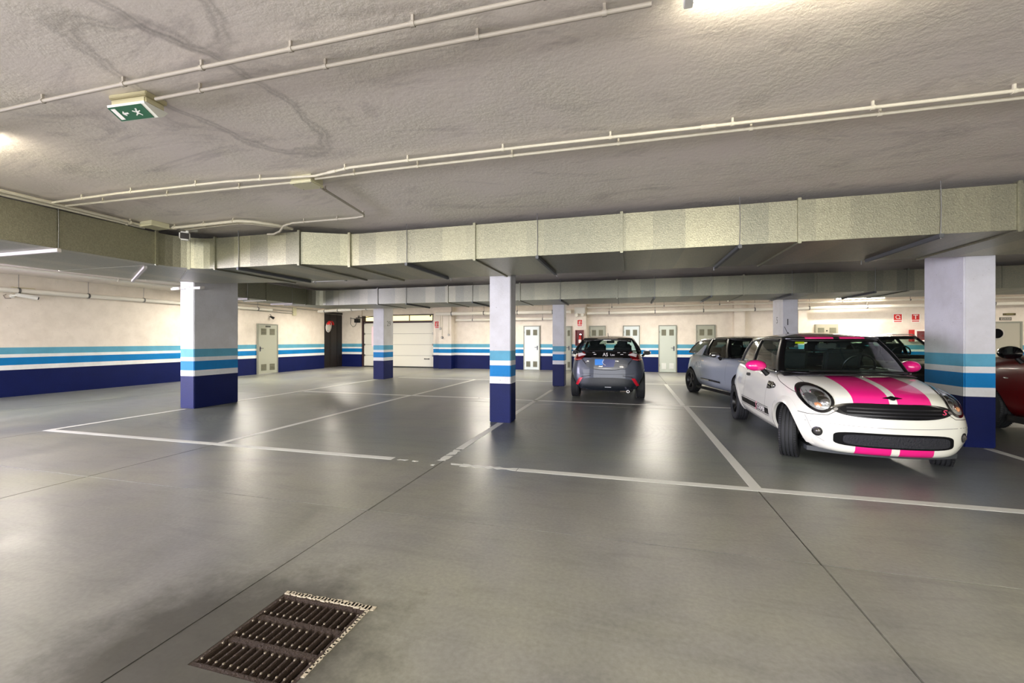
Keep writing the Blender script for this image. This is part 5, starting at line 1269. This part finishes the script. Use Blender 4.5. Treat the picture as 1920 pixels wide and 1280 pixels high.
# ---- black estate behind ------------------------------------------------------------------------
def black_estate():
    R = tag(empty('car', (5.50, 9.75, 0)), 'black estate car with thin roof rails behind the nearest right-hand column', 'car')
    L, W2 = 4.3, .89
    pt = paint('black_car_paint', (9, 10, 12)); 
    st = [(.04, .24, .5, .45, .68, .66, .66, .76, .5, .8), (.14, .2, .66, .45, .82, .72, .8, .86, .58, .9), (.5, .19, .74, .48, .88, .8, .84, .94, .64, .97), (1.0, .19, .78, .52, .89, .88, .85, 1.0, .7, 1.03),
          (1.5, .19, .79, .54, .89, .94, .85, 1.02, .74, .98), (2.6, .19, .79, .56, .89, .98, .85, 1.03, .74, .98), (3.4, .22, .78, .58, .89, .98, .84, 1.05, .72, 1.0), (3.95, .28, .74, .56, .86, .96, .8, 1.04, .68, 1.04), (4.24, .36, .6, .54, .74, .88, .66, 1.0, .58, 1.0)]
    me0 = body_mesh(st, L, W2, .36, .24, .12, .1); bv = bvh_of(me0); me0.materials.append(pt); wy = ((.85, .33), (3.45, .33))
    link('body', cut_wheels(me0, [(0, y, z, s) for y, z in wy for s in (-1, 1)], .37, INW), None, R)
    for y, z in wy:
        for s in (-1, 1): add_wheel(R, s * .77, y, .325, .21, .215, M('alloy_silver'), 'ten')
    G = dict(base=dict(w=.79, yf=1.0, yr=4.1, cf=.40, cr=.2, z=1.0), top=dict(w=.64, yf=1.6, yr=3.9, cf=.16, cr=.14, z=1.45), belt=[(1.0, 1.0), (4.2, 1.06)], eave=[(1.4, 1.44), (2.6, 1.47), (4.1, 1.44)],
             split=.5, dome=.035, bulge=.05, pillars=[('pillar_a', 0, .05), ('pillar_b', .38, .43), ('pillar_c', .7, .76), ('pillar_d', .94, 1.01)], pillar_mats={}, rear_side_glass=GLD)
    greenhouse(R, G, pt); cabin(R, .36, 2.2, 3.1, 1.03, .38, 1.4, (1.8, 1.37))
    for s in (-1, 1):
        MB().tube([(s * .60, 1.72, 1.475), (s * .61, 1.85, 1.515), (s * .62, 2.8, 1.53), (s * .61, 3.7, 1.51), (s * .60, 3.82, 1.475)], .011, 8).build('roof_rail', CHR, R, True)
        door_mirror(R, s, s * 1.0, 1.6, 1.06, pt, (.12, .08, .08))
        disc_patch(bv, 'front', (s * .62, .74), .16, .07, .01, 'headlight', M('headlamp_clear_grey'), R, .02, tilt=s * .2)
        ax = 'right' if s > 0 else 'left'; seam(bv, ax, [(1.5, .98), (1.5, .3)], R); seam(bv, ax, [(2.5, 1.0), (2.5, .3)], R)
        MB().tube([(s * .05 - .25, 1.08, 1.03), (s * .05 + .25, 1.13, 1.035)], .007, 6).build('wiper', BLK, R)
    disc_patch(bv, 'front', (0, .6), .42, .11, .01, 'grille', M('grille_black', (5, 5, 6), .6), R, power=4)
    return R
black_estate()

# ---- dark red car at the right edge ---------------------------------------------------------------
def red_car():
    R = tag(empty('car', (6.33, 9.45, 0), pi), 'dark red car cut by the right edge, nose to the back wall', 'car')
    L, W2 = 4.2, .90
    pt = M('dark_red_paint', (96, 2, 6), .3, 0, .12, spec=.2)
    st = [(.04, .26, .5, .48, .70, .74, .68, .88, .5, .92), (.14, .22, .68, .48, .84, .80, .82, .98, .6, 1.02), (.5, .21, .76, .52, .90, .88, .87, 1.05, .68, 1.08), (1.1, .21, .80, .56, .905, .95, .88, 1.09, .74, 1.12),
          (1.5, .21, .81, .58, .905, 1.0, .88, 1.1, .78, 1.05), (2.6, .21, .81, .6, .905, 1.04, .88, 1.1, .78, 1.05), (3.4, .24, .8, .6, .905, 1.05, .86, 1.12, .74, 1.08), (3.9, .3, .74, .6, .87, 1.0, .8, 1.1, .7, 1.1), (4.14, .38, .62, .56, .76, .92, .68, 1.04, .6, 1.06)]
    st = [(y, zb, wb, zm, wm, zs + .05, ws, zt + .06, wt, zc + .06) for (y, zb, wb, zm, wm, zs, ws, zt, wt, zc) in st]
    me0 = body_mesh(st, L, W2, .30, .24, .08, .1); bv = bvh_of(me0); me0.materials.append(pt); wy = ((.88, .345), (3.4, .345))
    link('body', cut_wheels(me0, [(0, y, z, s) for y, z in wy for s in (-1, 1)], .385, INW), None, R)
    for y, z in wy:
        for s in (-1, 1): add_wheel(R, s * .78, y, .345, .22, .225, M('dark_alloy'), 'five')
    G = dict(base=dict(w=.80, yf=1.15, yr=3.95, cf=.40, cr=.2, z=1.08), top=dict(w=.64, yf=1.75, yr=3.8, cf=.16, cr=.14, z=1.55), belt=[(1.0, 1.14), (4.2, 1.17)], eave=[(1.5, 1.54), (2.6, 1.57), (4.0, 1.54)],
             split=.5, dome=.03, bulge=.03, pillars=[('pillar_a', 0, .05), ('pillar_b', .4, .45), ('pillar_c', .72, .8), ('pillar_d', .94, 1.01)], pillar_mats={}, rear_side_glass=GLD)
    greenhouse(R, G, pt); cabin(R, .38, 2.3, 3.2, 1.12, -.38, 1.5, (1.9, 1.45))
    for s in (-1, 1):
        door_mirror(R, s, s * 1.03, 1.58, 1.20, BLKG, (.13, .09, .10)); ax = 'right' if s > 0 else 'left'
        MB().tube([(s * (1.03 - .1), 1.51, 1.24), (s * 1.10, 1.50, 1.23)], .012, 8).build('indicator_strip', CHR, R)
        seam(bv, ax, [(1.5, 1.05), (1.5, .3)], R); seam(bv, ax, [(2.55, 1.05), (2.55, .3)], R)
        seam(bv, ax, [(.5, .93), (1.0, .955), (1.45, .96)], R, .003, 'swage_highlight', paint('swage_highlight_red', (170, 40, 44)), .004, 6)  # body reflection painted on as a lighter red strip
        disc_patch(bv, ax, (1.32, .82), .05, .012, .006, 'side_repeater', CHR, R, .004, na=16)
        MB().box(s * .84 - .03, s * .84 + .03, 1.3, 3.0, .17, .27, .01).build('sill_skirt', BLK, R)
    return R
red_car()
